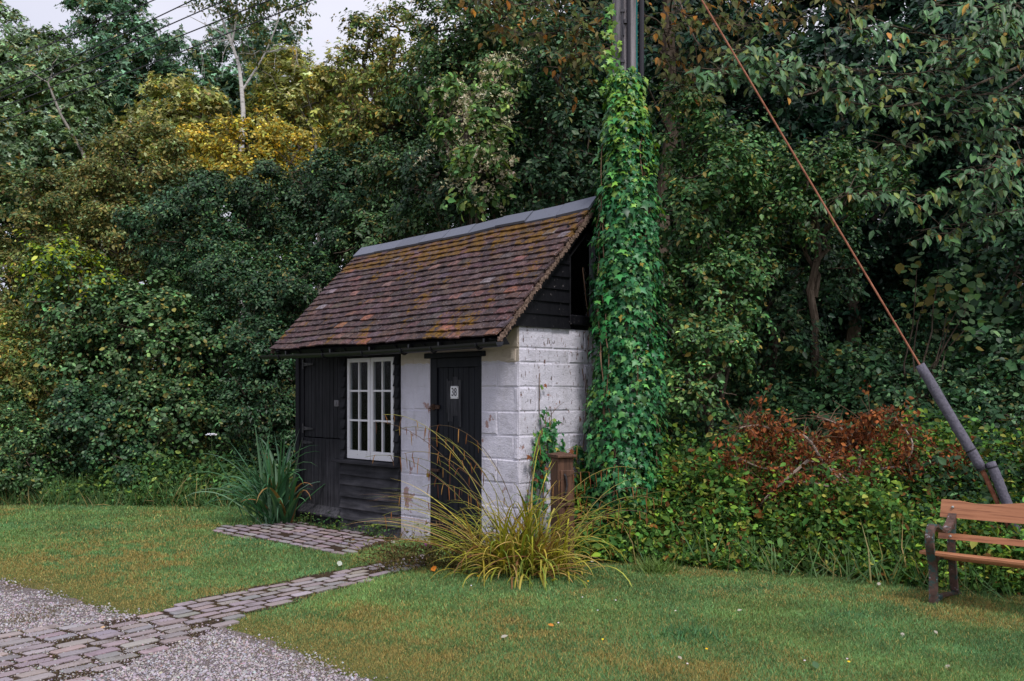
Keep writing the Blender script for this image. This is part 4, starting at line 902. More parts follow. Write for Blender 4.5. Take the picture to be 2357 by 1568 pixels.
# behind everything: deep wood seen through the gaps
for lb_, bl in (('far dark wood tree behind the silvery tree on the left', [(60, 620, 27, 240, 200, 2), (10, 400, 29, 200, 130, 2), (30, 820, 25, 240, 120, 2)]), ('far dark wood tree behind the olive brown tree', [(300, 600, 26, 230, 220, 2), (330, 820, 24, 240, 120, 2)]),
               ('far olive wood tree behind the tall rounded tree', [(60, 330, 31, 150, 110, 2), (230, 300, 31, 130, 120, 2), (360, 330, 31, 130, 110, 2)]),
               ('far olive wood tree behind the birch', [(480, 330, 31, 120, 110, 2), (610, 320, 31, 130, 110, 2), (740, 300, 31, 110, 110, 2), (850, 300, 30, 100, 120, 2)]),
               ('far dark wood tree behind the golden tree', [(560, 580, 25, 240, 180, 2), (700, 420, 26, 130, 100, 2), (840, 480, 25, 150, 130, 2), (600, 820, 24, 200, 130, 2)])):
    plant('wood_tree', lb_, 'tree', bl, 'olive' if 'olive wood' in lb_ else 'hedge', .17, 2.0, .6, 'cluster', LEAFM, 'dark trees deep in the wood', .14)
# birch
bt = empty('birch_tree', tuple(at(556, 560, 23)[:2]) + (float(terr(-6.46, 23)),), 0, 'slender white trunked birch with a forked top against the sky', 'tree'); ob = Vector(bt.location)
mb = MB(); A_ = lambda u, v: Vector(at(u, v, 23)) - ob
mb.tube([Vector((0, 0, -.2))] + [A_(u, v) for u, v in ((556, 330), (560, 260), (556, 200), (550, 150), (530, 90), (505, 30), (470, -30))], [.075, .065, .055, .048, .038, .03, .022, .010], 9)
mb.tube([A_(u, v) for u, v in ((557, 210), (585, 165), (612, 120), (640, 50), (645, 10))], [.03, .024, .02, .015, .008], 7)
mb.tube([A_(u, v) for u, v in ((532, 105), (540, 70), (545, 20), (548, -20))], [.03, .025, .02, .01], 6)
mb.tube([A_(u, v) for u, v in ((505, 30), (450, 10), (400, 20))], [.02, .012, .005], 5); mb.tube([A_(u, v) for u, v in ((525, 85), (470, 55), (430, 35))], [.02, .012, .005], 5)
for _ in range(26):
    u0, v0 = random.choice([(530, 90), (505, 30), (640, 50), (612, 120), (545, 20)]); e = A_(u0 + random.uniform(-70, 70), v0 + random.uniform(-50, 40)); limb(mb, A_(u0, v0), e, .012, .005, .1, 4, 5)
    limb(mb, e, e + Vector((random.uniform(-.15, .15), 0, -random.uniform(.3, .9))), .005, .003, .08, 3, 4)
mb.build('trunk', BIRCH, bt)
B = [(at(u, v, 23), np.array([rx, .6, rz])) for u, v, rx, rz in ((560, 20, .55, .55), (520, -10, .5, .5), (655, 20, .5, .5), (610, -20, .6, .4), (690, 40, .25, .4), (585, 90, .35, .45), (470, 10, .3, .3))]
P, O = crown_points(B, .09, .55, .22); n = len(P)
N = rs.normal(0, 1, (n, 3)); D = rs.normal(0, .6, (n, 3)); D[:, 2] -= 1.2
scatter('crown', P - np.array(ob), N, D, .09 * rs.uniform(.7, 1.2, n), pick(PAL['brownolive'] + PAL['teal'][:2], n), LEAFM, 'oval', bt)
# thin pale trunks among the left trees
for i, (pts, lb_) in enumerate(((((110, 190, 24), (140, 265, 24), (190, 350, 24), (215, 420, 24), (240, 600, 24), (250, 800, 24)), 'leaning pale bare trunk among the trees at far left'),
                           (((300, 90, 27), (320, 200, 27), (345, 300, 27), (360, 450, 27), (365, 700, 27)), 'thin grey trunk inside the tall rounded tree'),
                           (((470, 200, 23.5), (500, 260, 23.5), (530, 310, 23.5), (560, 420, 23.5), (565, 700, 23.5)), 'thin pale stem leaning right just left of the birch'),
                           (((690, 250, 23.5), (720, 300, 23.5), (730, 360, 23.5), (735, 600, 23.5)), 'thin grey stem right of the birch'))):
    mb = MB(); W_ = [Vector(at(*p)) for p in pts]; W_.append(Vector((W_[-1].x, W_[-1].y, float(terr(W_[-1].x, W_[-1].y)) - .1))); mb.tube(W_, [.02 + .012 * k_ for k_ in range(len(W_))], 7)
    for _ in range(5):
        s_ = W_[random.randrange(0, 3)]; limb(mb, s_, s_ + Vector((random.uniform(-1.2, 1.2), random.uniform(-.4, .4), random.uniform(.3, 1))), .018, .006, .1, 4, 5)
    ro = empty('bare_trunk', (W_[-1].x, W_[-1].y, W_[-1].z + .1), 0, lb_, 'tree', 'thin bare trunks among the left trees'); o = mb.build('trunk', BARKP, ro, fn=lambda p, ro=ro: (p[0] - ro.location.x, p[1] - ro.location.y, p[2] - ro.location.z))

# --- behind the hut, centre
G4 = 'trees rising behind the hut'
plant('large_tree', 'tall dark tree with its crown reaching the top edge left of the pole', 'tree', [(1060, 90, 15, 110, 85, 1.1), (1170, 60, 14.6, 120, 80, 1.1), (1010, 210, 15.4, 100, 90, 1), (1090, 180, 15, 110, 90, 1)], 'hedge', .06, 1.35, .3, 'oval', None, G4, .11, tip='olive', tipn=.35, twigs=4)
plant('large_tree', 'deep green tree directly left of the pole above the ridge', 'tree', [(1270, 190, 13.6, 110, 120, 1), (1300, 330, 13.2, 110, 110, 1), (1240, 450, 12.8, 120, 80, .9), (1330, 460, 12.9, 80, 90, .9)], 'dark', .062, 1.4, .3, 'oval', None, G4, .11, tip='mid', tipn=.3)
plant('large_tree', 'dark tree low behind the ridge between the flowering climber and the roof', 'tree', [(1010, 420, 14, 90, 110, 1), (1120, 480, 13.4, 110, 60, .9)], 'dark', .058, 1.35, .3, 'oval', None, G4, .08)
cl, off, B = plant('flowering_climber', 'pale green climber with cream flower clusters hanging from the trees above the roof', 'climber', [(1130, 250, 12.9, 62, 60, .6), (1090, 330, 12.6, 85, 65, .6), (1110, 410, 12.4, 70, 70, .5), (1040, 230, 13.2, 55, 40, .5), (1160,170,13.2,50,40,.5)], 'clem', .085, 1.2, .24, 'oval', LEAFM, None, .05, base=at(1100, 420, 12.9), droop=.8)
FLM = NT('cream_flower', .8, .2); FLM.col(FLM.attr())
P, O = crown_points([(c, r_ * 1.05) for c, r_ in B], .035, .16, .11); n = len(P)
scatter('flower_cluster', P - off, rs.normal(0, 1, (n, 3)), rs.normal(0, 1, (n, 3)), rs.uniform(.02, .045, n), pick([(3, (.52, .48, .30)), (2, (.62, .60, .42)), (1, (.38, .32, .18))], n, .1), FLM.m, 'cluster', cl)
plant('large_tree', 'dark wood tree far behind the hut closing the gap above the ridge', 'tree', [(1150, 330, 18, 260, 190, 2), (1330, 150, 18, 220, 200, 2), (950, 380, 19, 150, 130, 1.5)], 'vdark', .16, 1.8, .5, 'cluster', LEAFM, G4, .14)

# --- right wood
G5 = 'bushes and trees of the dark wood on the right'
plant('wood_bush', 'tall leafy bush right of the pole with pale tipped twigs', 'bush', [(1560, 300, 11.8, 95, 110, .9), (1640, 420, 11.5, 110, 110, .9), (1580, 520, 11.2, 100, 100, .9), (1690, 380, 11.6, 90, 90, .8)], 'mid', .055, 1.35, .25, group=G5, trunk=.06, twigs=3)
plant('wood_bush', 'leafy bush low beside the pole, just above the brambles', 'bush', [(1640, 690, 10.9, 120, 100, .8), (1610, 800, 10.6, 110, 95, .7), (1690, 620, 11.2, 100, 90, .8), (1580, 900, 10.3, 85, 80, .6)], 'mid', .055, 1.35, .24, group=G5, trunk=.05, twigs=3)
plant('wood_bush', 'domed bush with a lit top painted into its leaf colours in the upper middle of the right wood', 'bush', [(1860, 400, 11.9, 110, 75, .8), (1970, 430, 11.8, 110, 75, .8), (1800, 500, 11.9, 110, 80, .8)], 'mid', .055, 1.3, .25, group=G5, trunk=.06, tip='clem', tipn=.25)  # paler tip leaves stand in for the lit top
plant('wood_bush', 'dark bush behind the stay rod at mid height', 'bush', [(1850, 640, 13, 130, 110, 1), (1730, 560, 12.8, 100, 110, 1), (1760, 780, 12.2, 110, 90, .9)], 'dark', .062, 1.3, .28, group=G5)
plant('wood_bush', 'shadowy bush at the far right edge below the cherry branches', 'bush', [(2330, 640, 12.2, 100, 130, .9), (2300, 850, 11.6, 100, 110, .8), (2200, 700, 12.6, 60, 110, .8)], 'dark', .085, 1.0, .3, group=G5, tpl='round')
plant('wood_bush', 'low dark bush behind the grey sleeve of the stay', 'bush', [(2150, 900, 11.2, 130, 75, .7), (1950, 880, 11.6, 130, 85, .8), (2290, 980, 10.4, 110, 65, .6), (2040,960,10.8,110,60,.6)], 'dark', .06, 1.35, .24, group=G5, tip='mid', tipn=.35, tpl='round')
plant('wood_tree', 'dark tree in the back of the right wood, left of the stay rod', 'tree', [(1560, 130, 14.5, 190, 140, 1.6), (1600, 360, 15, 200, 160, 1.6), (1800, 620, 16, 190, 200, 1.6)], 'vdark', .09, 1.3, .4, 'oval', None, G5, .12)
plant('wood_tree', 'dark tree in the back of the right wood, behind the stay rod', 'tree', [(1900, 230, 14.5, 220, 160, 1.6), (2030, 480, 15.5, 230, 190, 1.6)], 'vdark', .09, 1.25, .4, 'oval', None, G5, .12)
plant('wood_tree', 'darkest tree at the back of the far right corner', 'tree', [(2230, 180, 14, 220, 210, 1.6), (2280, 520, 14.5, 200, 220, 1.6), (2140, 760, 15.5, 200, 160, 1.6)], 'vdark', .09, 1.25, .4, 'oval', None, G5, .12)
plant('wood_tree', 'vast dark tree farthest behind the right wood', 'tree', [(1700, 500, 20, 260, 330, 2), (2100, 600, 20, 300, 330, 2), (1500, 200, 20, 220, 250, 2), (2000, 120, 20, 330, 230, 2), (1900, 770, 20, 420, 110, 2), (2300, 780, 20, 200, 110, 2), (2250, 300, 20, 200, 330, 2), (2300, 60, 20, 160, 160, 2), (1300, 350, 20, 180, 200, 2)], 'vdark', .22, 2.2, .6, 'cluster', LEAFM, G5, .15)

# --- hanging canopy with long leaves, top centre and right (sweet chestnut / cherry)
def bough_tree(name, label, cat, base, boughs, pal, size, per, group=None, trunk=.13, droop=1.4, tz=None, spread=.16, mat=None):
    gz = float(terr(base[0], base[1])); root = empty(name, (base[0], base[1], gz), 0, label, cat, group); off = np.array([base[0], base[1], gz]); mb = MB(); tw = MB()
    top = np.array([0, 0, (tz or 6.5) - gz]); limb(mb, (0, 0, -.3), top, trunk, trunk * .6, .03, 9)
    PP, OO = [], []
    for bgh in boughs:
        pts = [Vector(at(*p)) - Vector(off) for p in bgh]
        st = Vector(top * random.uniform(.6, 1)); full = [st] + pts
        fine = [Vector(p) for p in spl([tuple(p) for p in full], 8)]; nf = len(fine)
        tw.tube(fine, [max(.004, .015 * (1 - i / nf) ** 1.2) for i in range(nf)], 5)
        for i in range(8, nf, 1):
            for _ in range(2):
                s_ = fine[i]; d = Vector((random.gauss(0, 1), random.gauss(0, .8), random.gauss(-.15, .35))).normalized() * random.uniform(.15, .5)
                e = s_ + d; tw.tube([s_, (s_ + e) / 2 + Vector((0, 0, .02)), e], [.006, .004, .002], 3)
                m_ = max(1, int(per * random.uniform(.5, 1.5)))
                for k_ in range(m_):
                    t = random.uniform(.2, 1.1); PP.append(np.array(s_.lerp(e, t)) + rs.normal(0, .03, 3)); OO.append(np.array([random.gauss(0, .5), random.gauss(-.5, .5), 1]))
    mb.build('trunk', BARK, root); tw.build('branches', BARK, root)
    P = np.array(PP); N = np.array(OO) + rs.normal(0, .3, (len(P), 3)); D = rs.normal(0, .6, P.shape); D[:, 2] -= droop; n = len(P)
    scatter('foliage', P, N + np.array([0, -.6, 0]), D, size * rs.uniform(.7, 1.25, n), pick(PAL[pal], n), mat or LEAF, 'long', root, wide=1.25)
    return root
bough_tree('cherry_tree', 'tree outside the right edge sending drooping long leaved branches across the upper right', 'tree', (6.2, 11.2), [
    [(2360, 60, 10.6), (2200, 90, 10.2), (2050, 60, 10.0), (1960, 70, 9.9)], [(2357, 130, 10.4), (2230, 150, 10.1), (2080, 170, 9.9), (1960, 160, 9.8)], [(2300, 210, 10.4), (2120, 215, 10.0), (1900, 160, 9.8), (1750, 130, 9.7), (1690, 115, 9.7)],
    [(2150, 230, 10.0), (1980, 240, 9.9), (1840, 190, 9.8), (1720, 180, 9.7), (1640, 160, 9.7)], [(2357, 300, 10.6), (2240, 310, 10.3), (2120, 330, 10.2), (2020, 330, 10.1)], [(2357, 410, 10.2), (2240, 440, 10.0), (2080, 450, 9.8), (1940, 445, 9.8)],
    [(2357, 480, 10.5), (2250, 500, 10.2), (2180, 540, 10.1)], [(2357, 30, 10.0), (2280, 20, 9.8), (2150, 10, 9.8)], [(2357, 370, 10.0), (2300, 380, 9.9), (2240, 400, 9.8)], [(2357, 230, 10.2),(2290, 240, 10.0),(2240, 260, 9.9)], [(2357, 95, 9.9),(2270, 110, 9.8),(2190, 140, 9.7)]], 'cherry', .118, 4.6, tz=5.5, trunk=.15)
bough_tree('overhanging_tree', 'tree behind the pole with olive and orange tinted leaves hanging along the top edge', 'tree', (2.2, 13.4), [
    [(1500, 40, 11.5), (1350, 60, 11.2), (1230, 80, 11), (1150, 60, 11)], [(1480, -30, 11.2), (1330, -10, 11), (1200, 10, 10.8), (1080, 0, 10.8)], [(1600, 60, 11.4), (1420, 110, 11), (1300, 140, 11)], [(1560, 20, 11), (1640, 50, 10.8), (1760, 60, 10.8), (1850, 40, 10.8)],
    [(1600, 90, 11.2), (1660, 120, 11), (1700, 160, 11)], [(1560, -20, 11), (1700, 0, 10.8), (1900, 0, 10.8), (2000, 20, 10.8)], [(1520, 120, 11.2), (1560, 180, 11), (1600, 230, 11)], [(1400, 30, 11.4), (1330, 100, 11.2), (1290, 170, 11.1)]], 'rustyc', .11, 4.2, tz=7.5, trunk=.14, droop=1.8, mat=LEAFM)
# rounded hazel leaves catching light in the dark hollow
hz = empty('hazel_sapling', (4.4, 11.0, float(terr(4.4, 11.0))), 0, 'spindly sapling with large round leaves in the dark hollow behind the stay', 'sapling'); off = np.array(hz.location)
mb = MB(); pts = [np.array(at(*p)) for p in ((2110, 620, 10.8), (2160, 640, 10.8), (2130, 690, 10.8), (2180, 720, 10.8), (2220, 760, 10.8), (2210, 700, 10.8), (2240, 660, 10.8))]
for p in pts: limb(mb, (0, 0, -.1), p - off, .015, .005, .05, 5)
mb.build('stem', BARK, hz); P = np.concatenate([p + rs.normal(0, .10, (14, 3)) for p in pts]); n = len(P)
scatter('leaves', P - off, rs.normal(0, .4, (n, 3)) + [0, -.8, .7], rs.normal(0, 1, (n, 3)) - [0, 0, .4], rs.uniform(.08, .14, n), pick(PAL['hedge'][1:], n), LEAFM, 'round', hz)

# ---------------------------------------------------------------- ivy on the pole and on the wall
iv = empty('ivy', (PX, PY, 0), 0, 'thick ivy with bright green lobed leaves climbing the telegraph pole', 'ivy')
zc = [.0, .4, .9, 1.5, 2.1, 2.7, 3.3, 3.9, 4.25, 4.5]; rc = [.39, .375, .36, .335, .315, .30, .285, .25, .215, .17]
n = 19000; z_ = 4.62 * rs.random(n) ** .92; th = rs.uniform(-math.pi, math.pi, n); rr = np.interp(z_, zc, rc) * (1 + .34 * (fbm(th * 1.3 + 9, z_ * 2.2, 1.8, 51) - .5) * 2) * rs.uniform(.68, 1.08, n)
cx = np.interp(z_, [0, 1.2, 1.9, 2.4, 3, 4.4], [-.02, -.01, .05, .03, .03, .0])
P = np.stack([cx + rr * np.sin(th), -rr * np.cos(th), z_], -1)
lx, ly = hut_local(P[:, 0] + PX, P[:, 1] + PY); k = ~((lx < .035) & (lx > -3.9) & (ly > -.02) & (ly < 1.95)); P, th, z_ = P[k], th[k], z_[k]; n = len(P)
O = np.stack([np.sin(th), -np.cos(th), np.full(n, .55)], -1); N = O + rs.normal(0, .33, (n, 3)); D = rs.normal(0, .45, (n, 3)); D[:, 2] -= 1
C = pick(PAL['ivy'], n, .36); tp = rs.random(n) < np.clip((z_ - 3.3) / 1.6, 0, .6); C[tp] = pick(PAL['ivytop'], int(tp.sum()), .2)
yl = rs.random(n) < .006; C[yl] = (.36, .27, .04)
scatter('leaves', P, N, D, np.clip(rs.lognormal(-2.98, .34, n), .022, .11), C, IVYM, 'ivy', iv)
# thin upper strands
S_ = []
for (dx, z0, z1, cnt, sp) in ((-.155, 4.3, 5.25, 70, .045), (-.06, 4.3, 4.95, 26, .03), (.04, 4.4, 4.7, 16, .04), (.12, 4.2, 4.55, 20, .04)):
    zz = rs.uniform(z0, z1, cnt); S_.append(np.stack([dx + rs.normal(0, sp * .6, cnt), -.13 + rs.normal(0, .02, cnt), zz], -1))
P = np.concatenate(S_); n = len(P); scatter('leaves', P, rs.normal(0, .4, (n, 3)) + [0, -1, .3], rs.normal(0, .5, (n, 3)) - [0, 0, 1], rs.uniform(.05, .085, n), pick(PAL['ivytop'], n, .2), IVYM, 'ivy', iv)
mb = MB()
for k_ in range(26):
    t = random.uniform(-1.6, 1.6); z0 = random.uniform(0, 3.2); z1 = z0 + random.uniform(.5, 1.8); pts = []
    for i in range(9):
        zz = z0 + (z1 - z0) * i / 8; zz = min(zz, 5.1); r_ = min(float(np.interp(zz, zc, rc)) * random.uniform(.86, .99), 2 if zz < 4.3 else .14); pts.append((r_ * math.sin(t), -r_ * math.cos(t), zz)); t += random.gauss(0, .07)
    mb.tube(pts, .006, 4)
VINE = bark('vine_stem', (.09, .05, .03, 1), (.24, .15, .10, 1)); mb.build('stems', VINE, iv)
def wall_ivy(label, spots, stems):
    b = hut_world(.05, .4); ro = empty('wall_ivy', (b[0], b[1], 0), 0, label, 'ivy'); off = np.array([b[0], b[1], 0]); PP = []
    for (y, z, ry, rz, cnt) in spots:
        for _ in range(cnt): PP.append(hut_world(.03 + abs(random.gauss(0, .035)), y + random.gauss(0, ry), max(.02, z + random.gauss(0, rz))))
    P = np.array(PP); n = len(P); N = np.tile([.69, -.72, .5], (n, 1)) + rs.normal(0, .35, (n, 3)); D = rs.normal(0, .5, (n, 3)); D[:, 2] -= .8
    scatter('leaves', P - off, N, D, rs.uniform(.045, .085, n), pick(PAL['ivy'] + [(1, (.22, .20, .04)), (.4, (.25, .08, .03))], n, .25), IVYM, 'ivy', ro)
    mb = MB()
    for s_ in stems: mb.tube([hut_world(.016, y + random.gauss(0, .004), z) - off for y, z in spl(s_, 4)], .0045, 4)
    mb.build('stems', VINE, ro)
wall_ivy('small ivy climbing the white gable wall behind the wooden post', [(.30, 1.00, .07, .10, 60), (.34, 1.18, .07, .07, 40), (.20, .85, .05, .14, 45), (.22, .55, .08, .2, 60), (.27, 1.38, .03, .05, 6), (.48, 1.05, .05, .08, 22), (.28, 1.62, .02, .04, 3)],
         [[(.24, .1), (.26, .6), (.28, 1.1), (.25, 1.5), (.26, 1.75)], [(.30, .5), (.36, 1.0), (.42, 1.3)], [(.2, .3), (.2, .8), (.3, 1.2)]])
wall_ivy('patch of ivy on the gable wall between the wooden post and the pole', [(.78, .70, .08, .16, 90), (.80, .45, .10, .15, 90), (.76, .95, .04, .07, 18), (.9, .25, .12, .15, 60), (1.0, 1.35, .05, .12, 26), (.95, 1.6, .05, .05, 10)],
         [[(.78, .1), (.8, .6), (.76, 1.05)], [(.95, .5), (.98, 1.2), (.90, 1.75)], [(.93, 1.9), (.96, 2.2), (.90, 2.6), (.86, 2.8)], [(1.03, 1.5), (1.0, 2.1), (1.05, 2.35)], [(.85, .3), (.87, 1.0), (.92, 1.5), (.86, 1.8)]])

# ---------------------------------------------------------------- strappy plants
def strap(mb, base, az, L_, lean, curl, wd, col, n=9, fold=.25, tipf=.0):
    """one arching ribbon leaf"""
    p = Vector(base); d = Vector((math.cos(az) * math.sin(lean), math.sin(az) * math.sin(lean), math.cos(lean))); side = Vector((-math.sin(az), math.cos(az), 0)); V = []; st = L_ / n
    for i in range(n + 1):
        t = i / n; w_ = wd * min(1, .55 + t * 1.5) * (1 - t ** 2.6) + .0006; up = side.cross(d).normalized()
        V += [p - side * w_ / 2 + up * w_ * fold, p + up * 0, p + side * w_ / 2 + up * w_ * fold]
        p = p + d * st; ax_ = side; ang = curl * (t ** 1.1) * 2.0 / n; d = (Matrix.Rotation(ang, 3, ax_) @ d).normalized()
    mb.add(V, [(3 * i + a, 3 * i + a + 1, 3 * i + 4 + a, 3 * i + 3 + a) for i in range(n) for a in (0, 1)], col); return p
def col1(pal): return tuple(pick(pal, 1, .18)[0])
irs = empty('iris_clump', (-2.78, 11.55, 0), 0, 'clump of dark green sword shaped leaves at the left corner of the hut', 'plant'); mb = MB()
ipal = [(4, (.050, .150, .065)), (3, (.085, .20, .10)), (2, (.15, .27, .16)), (.6, (.34, .18, .07))]
for k_ in range(120):
    az = random.uniform(0, 6.283); cl_ = random.random()
    if math.cos(az - 3.9) < -.2 and random.random() < .45: az += 3.14
    strap(mb, (random.gauss(0, .10) - .05, random.gauss(0, .09), -.02), az, random.uniform(.70, 1.32), random.uniform(.05, .55 + .45 * cl_), random.uniform(.1, .5) if random.random() < .30 else random.uniform(1.6, 3.0), random.uniform(.034, .058), col1(ipal), 10)
mb.build('leaves', GRASSM, irs)
sed = empty('sedge_clump', (.10, 8.36, 0), 0, 'large clump of yellow green arching sedge in front of the white wall', 'plant')
mb = MB(); yp = [(4, (.38, .37, .045)), (3, (.50, .44, .08)), (2, (.20, .26, .04)), (1.4, (.55, .38, .13)), (.8, (.26, .13, .06))]
for k_ in range(540):
    az = random.uniform(0, 6.283)
    if math.sin(az) > .2 and random.random() < .7: az = -az
    strap(mb, (random.gauss(0, .17), random.gauss(0, .12), -.02), az, random.uniform(.3, 1.2) * random.uniform(.7, 1), random.uniform(.1, 1.35), random.uniform(.5, 3.6), random.uniform(.012, .025), col1(yp), 10)
for k_ in range(34):   # low leaves laid over to the left
    az = random.uniform(2.7, 3.5); strap(mb, (random.uniform(-.25, .0), random.gauss(-.02, .06), .02), az, random.uniform(1.0, 1.55), random.uniform(.75, 1.15), random.uniform(.8, 1.3), random.uniform(.011, .018), col1(yp), 12)
for k_ in range(120):  # dead brown leaves at the heart
    az = random.uniform(0, 6.283); strap(mb, (random.gauss(0, .12), random.gauss(-.03, .09), -.02), az, random.uniform(.2, .5), random.uniform(.1, 1.1), random.uniform(.5, 2), random.uniform(.007, .013), col1([(2, (.17, .09, .04)), (1, (.30, .19, .09)), (1, (.09, .05, .025))]), 7)
mb.build('leaves', GRASSM, sed)
mb = MB(); cat_ = MB(); cpal = [(2, (.22, .085, .03)), (2, (.30, .15, .05)), (1, (.10, .05, .03))]
stems = [(2.62, 1.75, .30, 1.15), (2.75, 1.95, .42, .95), (2.9, 1.65, .50, 1.0), (2.5, 1.7, .45, 1.1), (3.0, 1.75, .60, .9), (2.8, 1.3, .55, 1.1), (3.1, 1.4, .75, .9), (3.3, 1.45, .9, .8), (2.7, 1.85, .34, 1.25), (.15, 1.3, .62, .9), (.3, 1.5, .55, 1.0), (-.1, 1.35, .70, .95), (.05, 1.2, .8, .8), (.45, 1.25, .35, 1.2), (-.35, 1.2, .7, 1.3), (2.2, 1.2, .25, 1.3), (1.2, 1.55, .22, .6), (1.0, 1.7, .16, .9), (.9, 1.45, .3, 1.2), (2.95, 1.9, .52, .72), (2.6, 1.5, .62, .75), (-.2, 1.5, .85, .55), (.2, 1.15, .45, 1.5)]
for az, L_, ln, cu in stems:
    p = Vector((random.gauss(0, .06), random.gauss(0, .05), 0)); d = Vector((math.cos(az) * math.sin(ln), math.sin(az) * math.sin(ln) * .6 - .06, math.cos(ln))).normalized(); side = Vector((-math.sin(az), math.cos(az), 0)); pts = [p.copy()]; n = 18
    for i in range(n):
        t = i / n; p = p + d * L_ / n; d = (Matrix.Rotation(cu * t ** 1.6 * 2.6 / n * 1.6, 3, side) @ d).normalized(); pts.append(p.copy())
    c_ = col1([(2, (.20, .20, .05)), (1, (.30, .25, .08)), (1, (.16, .10, .06))]); mb.tube(pts, [.0042 * (1 - .6 * i / n) for i in range(n + 1)], 4, c_)
    for i in range(10, n + 1, 1):
        if random.random() < .62:
            q_ = pts[i]; l_ = random.uniform(.06, .14); s2 = Vector((random.gauss(0, .02), random.gauss(0, .02), 0))
            cat_.tube([q_, q_ + s2 * .6 + Vector((0, 0, .0)), q_ + s2 + Vector((0, 0, -l_ * .5)), q_ + s2 * 1.2 + Vector((0, 0, -l_))], [.0015, .003, .0045, .002], 4, col1(cpal))
    if random.random() < .8: q_ = pts[9]; strap(mb, q_, az + random.uniform(-.3, .3), random.uniform(.3, .5), ln + .3, random.uniform(.5, 1.6), .010, col1(yp), 7)
mb.build('stems', GRASSM, sed); cat_.build('catkins', DRYM, sed)

# dry wiry knapweed left of the sedge
kn = empty('knapweed', (-.75, 8.62, 0), 0, 'dry straggling brown green weeds with pink flower heads at the sett path\'s end', 'weeds'); mb = MB(); PP = []; FP = []
for k_ in range(150):
    x0 = random.uniform(-.42, .95); y0 = random.gauss(.0, .14) - .02 * x0; h_ = random.uniform(.18, .36) * (1.25 if abs(x0 - .35) < .35 else 1); e = Vector((x0 + random.gauss(-.05, .15), y0 + random.gauss(-.05, .08), h_ * random.uniform(.6, 1)))
    pts = limb(mb, (x0, y0, 0), e, .004, .002, .12, 4, 6, col1([(1, (.16, .12, .05)), (1, (.12, .10, .04))]))
    for p in pts[1:]:
        for _ in range(4): PP.append(np.array(p) + rs.normal(0, .03, 3))
    FP.append(np.array(e))
mb.build('stems', DRYM, kn); P = np.array(PP); n = len(P)
scatter('leaves', P, rs.normal(0, 1, (n, 3)), rs.normal(0, 1, (n, 3)) + [0, 0, .2], rs.uniform(.02, .05, n), pick([(3, (.17, .15, .05)), (2, (.11, .13, .045)), (2, (.20, .13, .06)), (1, (.10, .06, .035))], n), DRYM, 'long', kn)
mb = MB()
for p in [FP[i] for i in (3, 17, 40, 66, 90)]: mb.tube([p, p + np.array([0, 0, .018]), p + np.array([0, 0, .03])], [.006, .014, .010], 7, (.42, .14, .33))
mb.build('flower_heads', FLM.m, kn)
# little weeds along the foot of the timber wall
for i, (x0, x1, lb_) in enumerate(((-3.75, -3.2, 'little green weeds under the stable door'), (-3.1, -2.35, 'little green weeds at the foot of the weatherboards below the window, left half'), (-2.3, -1.75, 'little green weeds at the foot of the weatherboards, right half'))):
    b = hut_world((x0 + x1) / 2, -.1); ro = empty('wall_weed', (b[0], b[1], 0), 0, lb_, 'weeds', 'weeds along the foot of the hut'); PP = []
    mb = MB()
    for _ in range(16):
        q_ = hut_world(random.uniform(x0, x1), -.06 - abs(random.gauss(0, .06))); h_ = random.uniform(.04, .15); mb.tube([q_ - [b[0], b[1], 0], q_ - [b[0], b[1], -h_]], .002, 3, (.1, .12, .04))
        for _ in range(8): PP.append(q_ - np.array([b[0], b[1], 0]) + rs.normal(0, .03, 3) + [0, 0, h_ * random.random() + .01])
    P = np.array(PP); P[:, 2] = abs(P[:, 2]); n = len(P); mb.build('stems', GRASSM, ro)
    scatter('leaves', P, rs.normal(0, .5, (n, 3)) + [0, -.2, 1], rs.normal(0, 1, (n, 3)), rs.uniform(.02, .05, n), pick(PAL['under'], n), LEAFM, 'oval', ro)

# ---------------------------------------------------------------- ground cover (uncountable)
def cover(name, label, xr, h0, dens, size, pal, depth, seed, tpl='oval', prof=1.0, front=.0):
    n = int(dens * (1.25 if 'bank' in name else 1)); X = rs.uniform(*xr, n); d = rs.random(n) ** 1.15 * depth; Y = edge_y(X) + d - front + (fbm(X, X * 0, 1.6, seed) - .5) * .35
    hh = h0 * np.clip((d + .03) / .45, .04, 1) ** .7 * np.clip(.15 + 1.5 * fbm(X, Y, 1.3, seed + 3), .2, 2); Z = terr(X, Y) + hh * np.where(rs.random(n) < .10, rs.uniform(1.0, 1.38, n), rs.uniform(.1, 1.05, n) ** .6) * (.75 + .5 * fbm(X, Y, 6, seed + 8))
    lx, ly = hut_local(X, Y); k = ~((lx > -3.95) & (lx < .06) & (ly > -.03) & (ly < 2.1)) & (np.hypot(X - PX, Y - PY) > .2)
    P = np.stack([X, Y, Z], -1)[k]; n = len(P); N = rs.normal(0, .62, (n, 3)) + [0, -.45, .85]; D = rs.normal(0, 1, (n, 3)); D[:, 2] -= .3
    ub = n // 1
    return tag(scatter(name, P, N, D, size * np.clip(rs.lognormal(0, .36, n), .4, 2.2), pick(PAL[pal], n, .42) * (.6 + .9 * fbm(X[k], Y[k], 2.4, seed + 11))[:, None], LEAFM, tpl), label, 'ground cover', kind='stuff')
cover('brambles', 'tangled green brambles and weeds along the right edge of the lawn', (.5, 7.5), .60, 110000, .047, 'bramble', 2.6, 61, prof=1)
cover('bank_cover', 'dark leafy undergrowth on the bank in the right wood', (1.0, 9), .75, 52000, .056, 'dark', 5.5, 66, 'oval', front=-1.0)
cover('nettles', 'dense low nettles and brambles round the foot of the ivy covered pole', (.45, 2.1), .78, 16000, .050, 'bramble', 1.3, 93, front=.05)
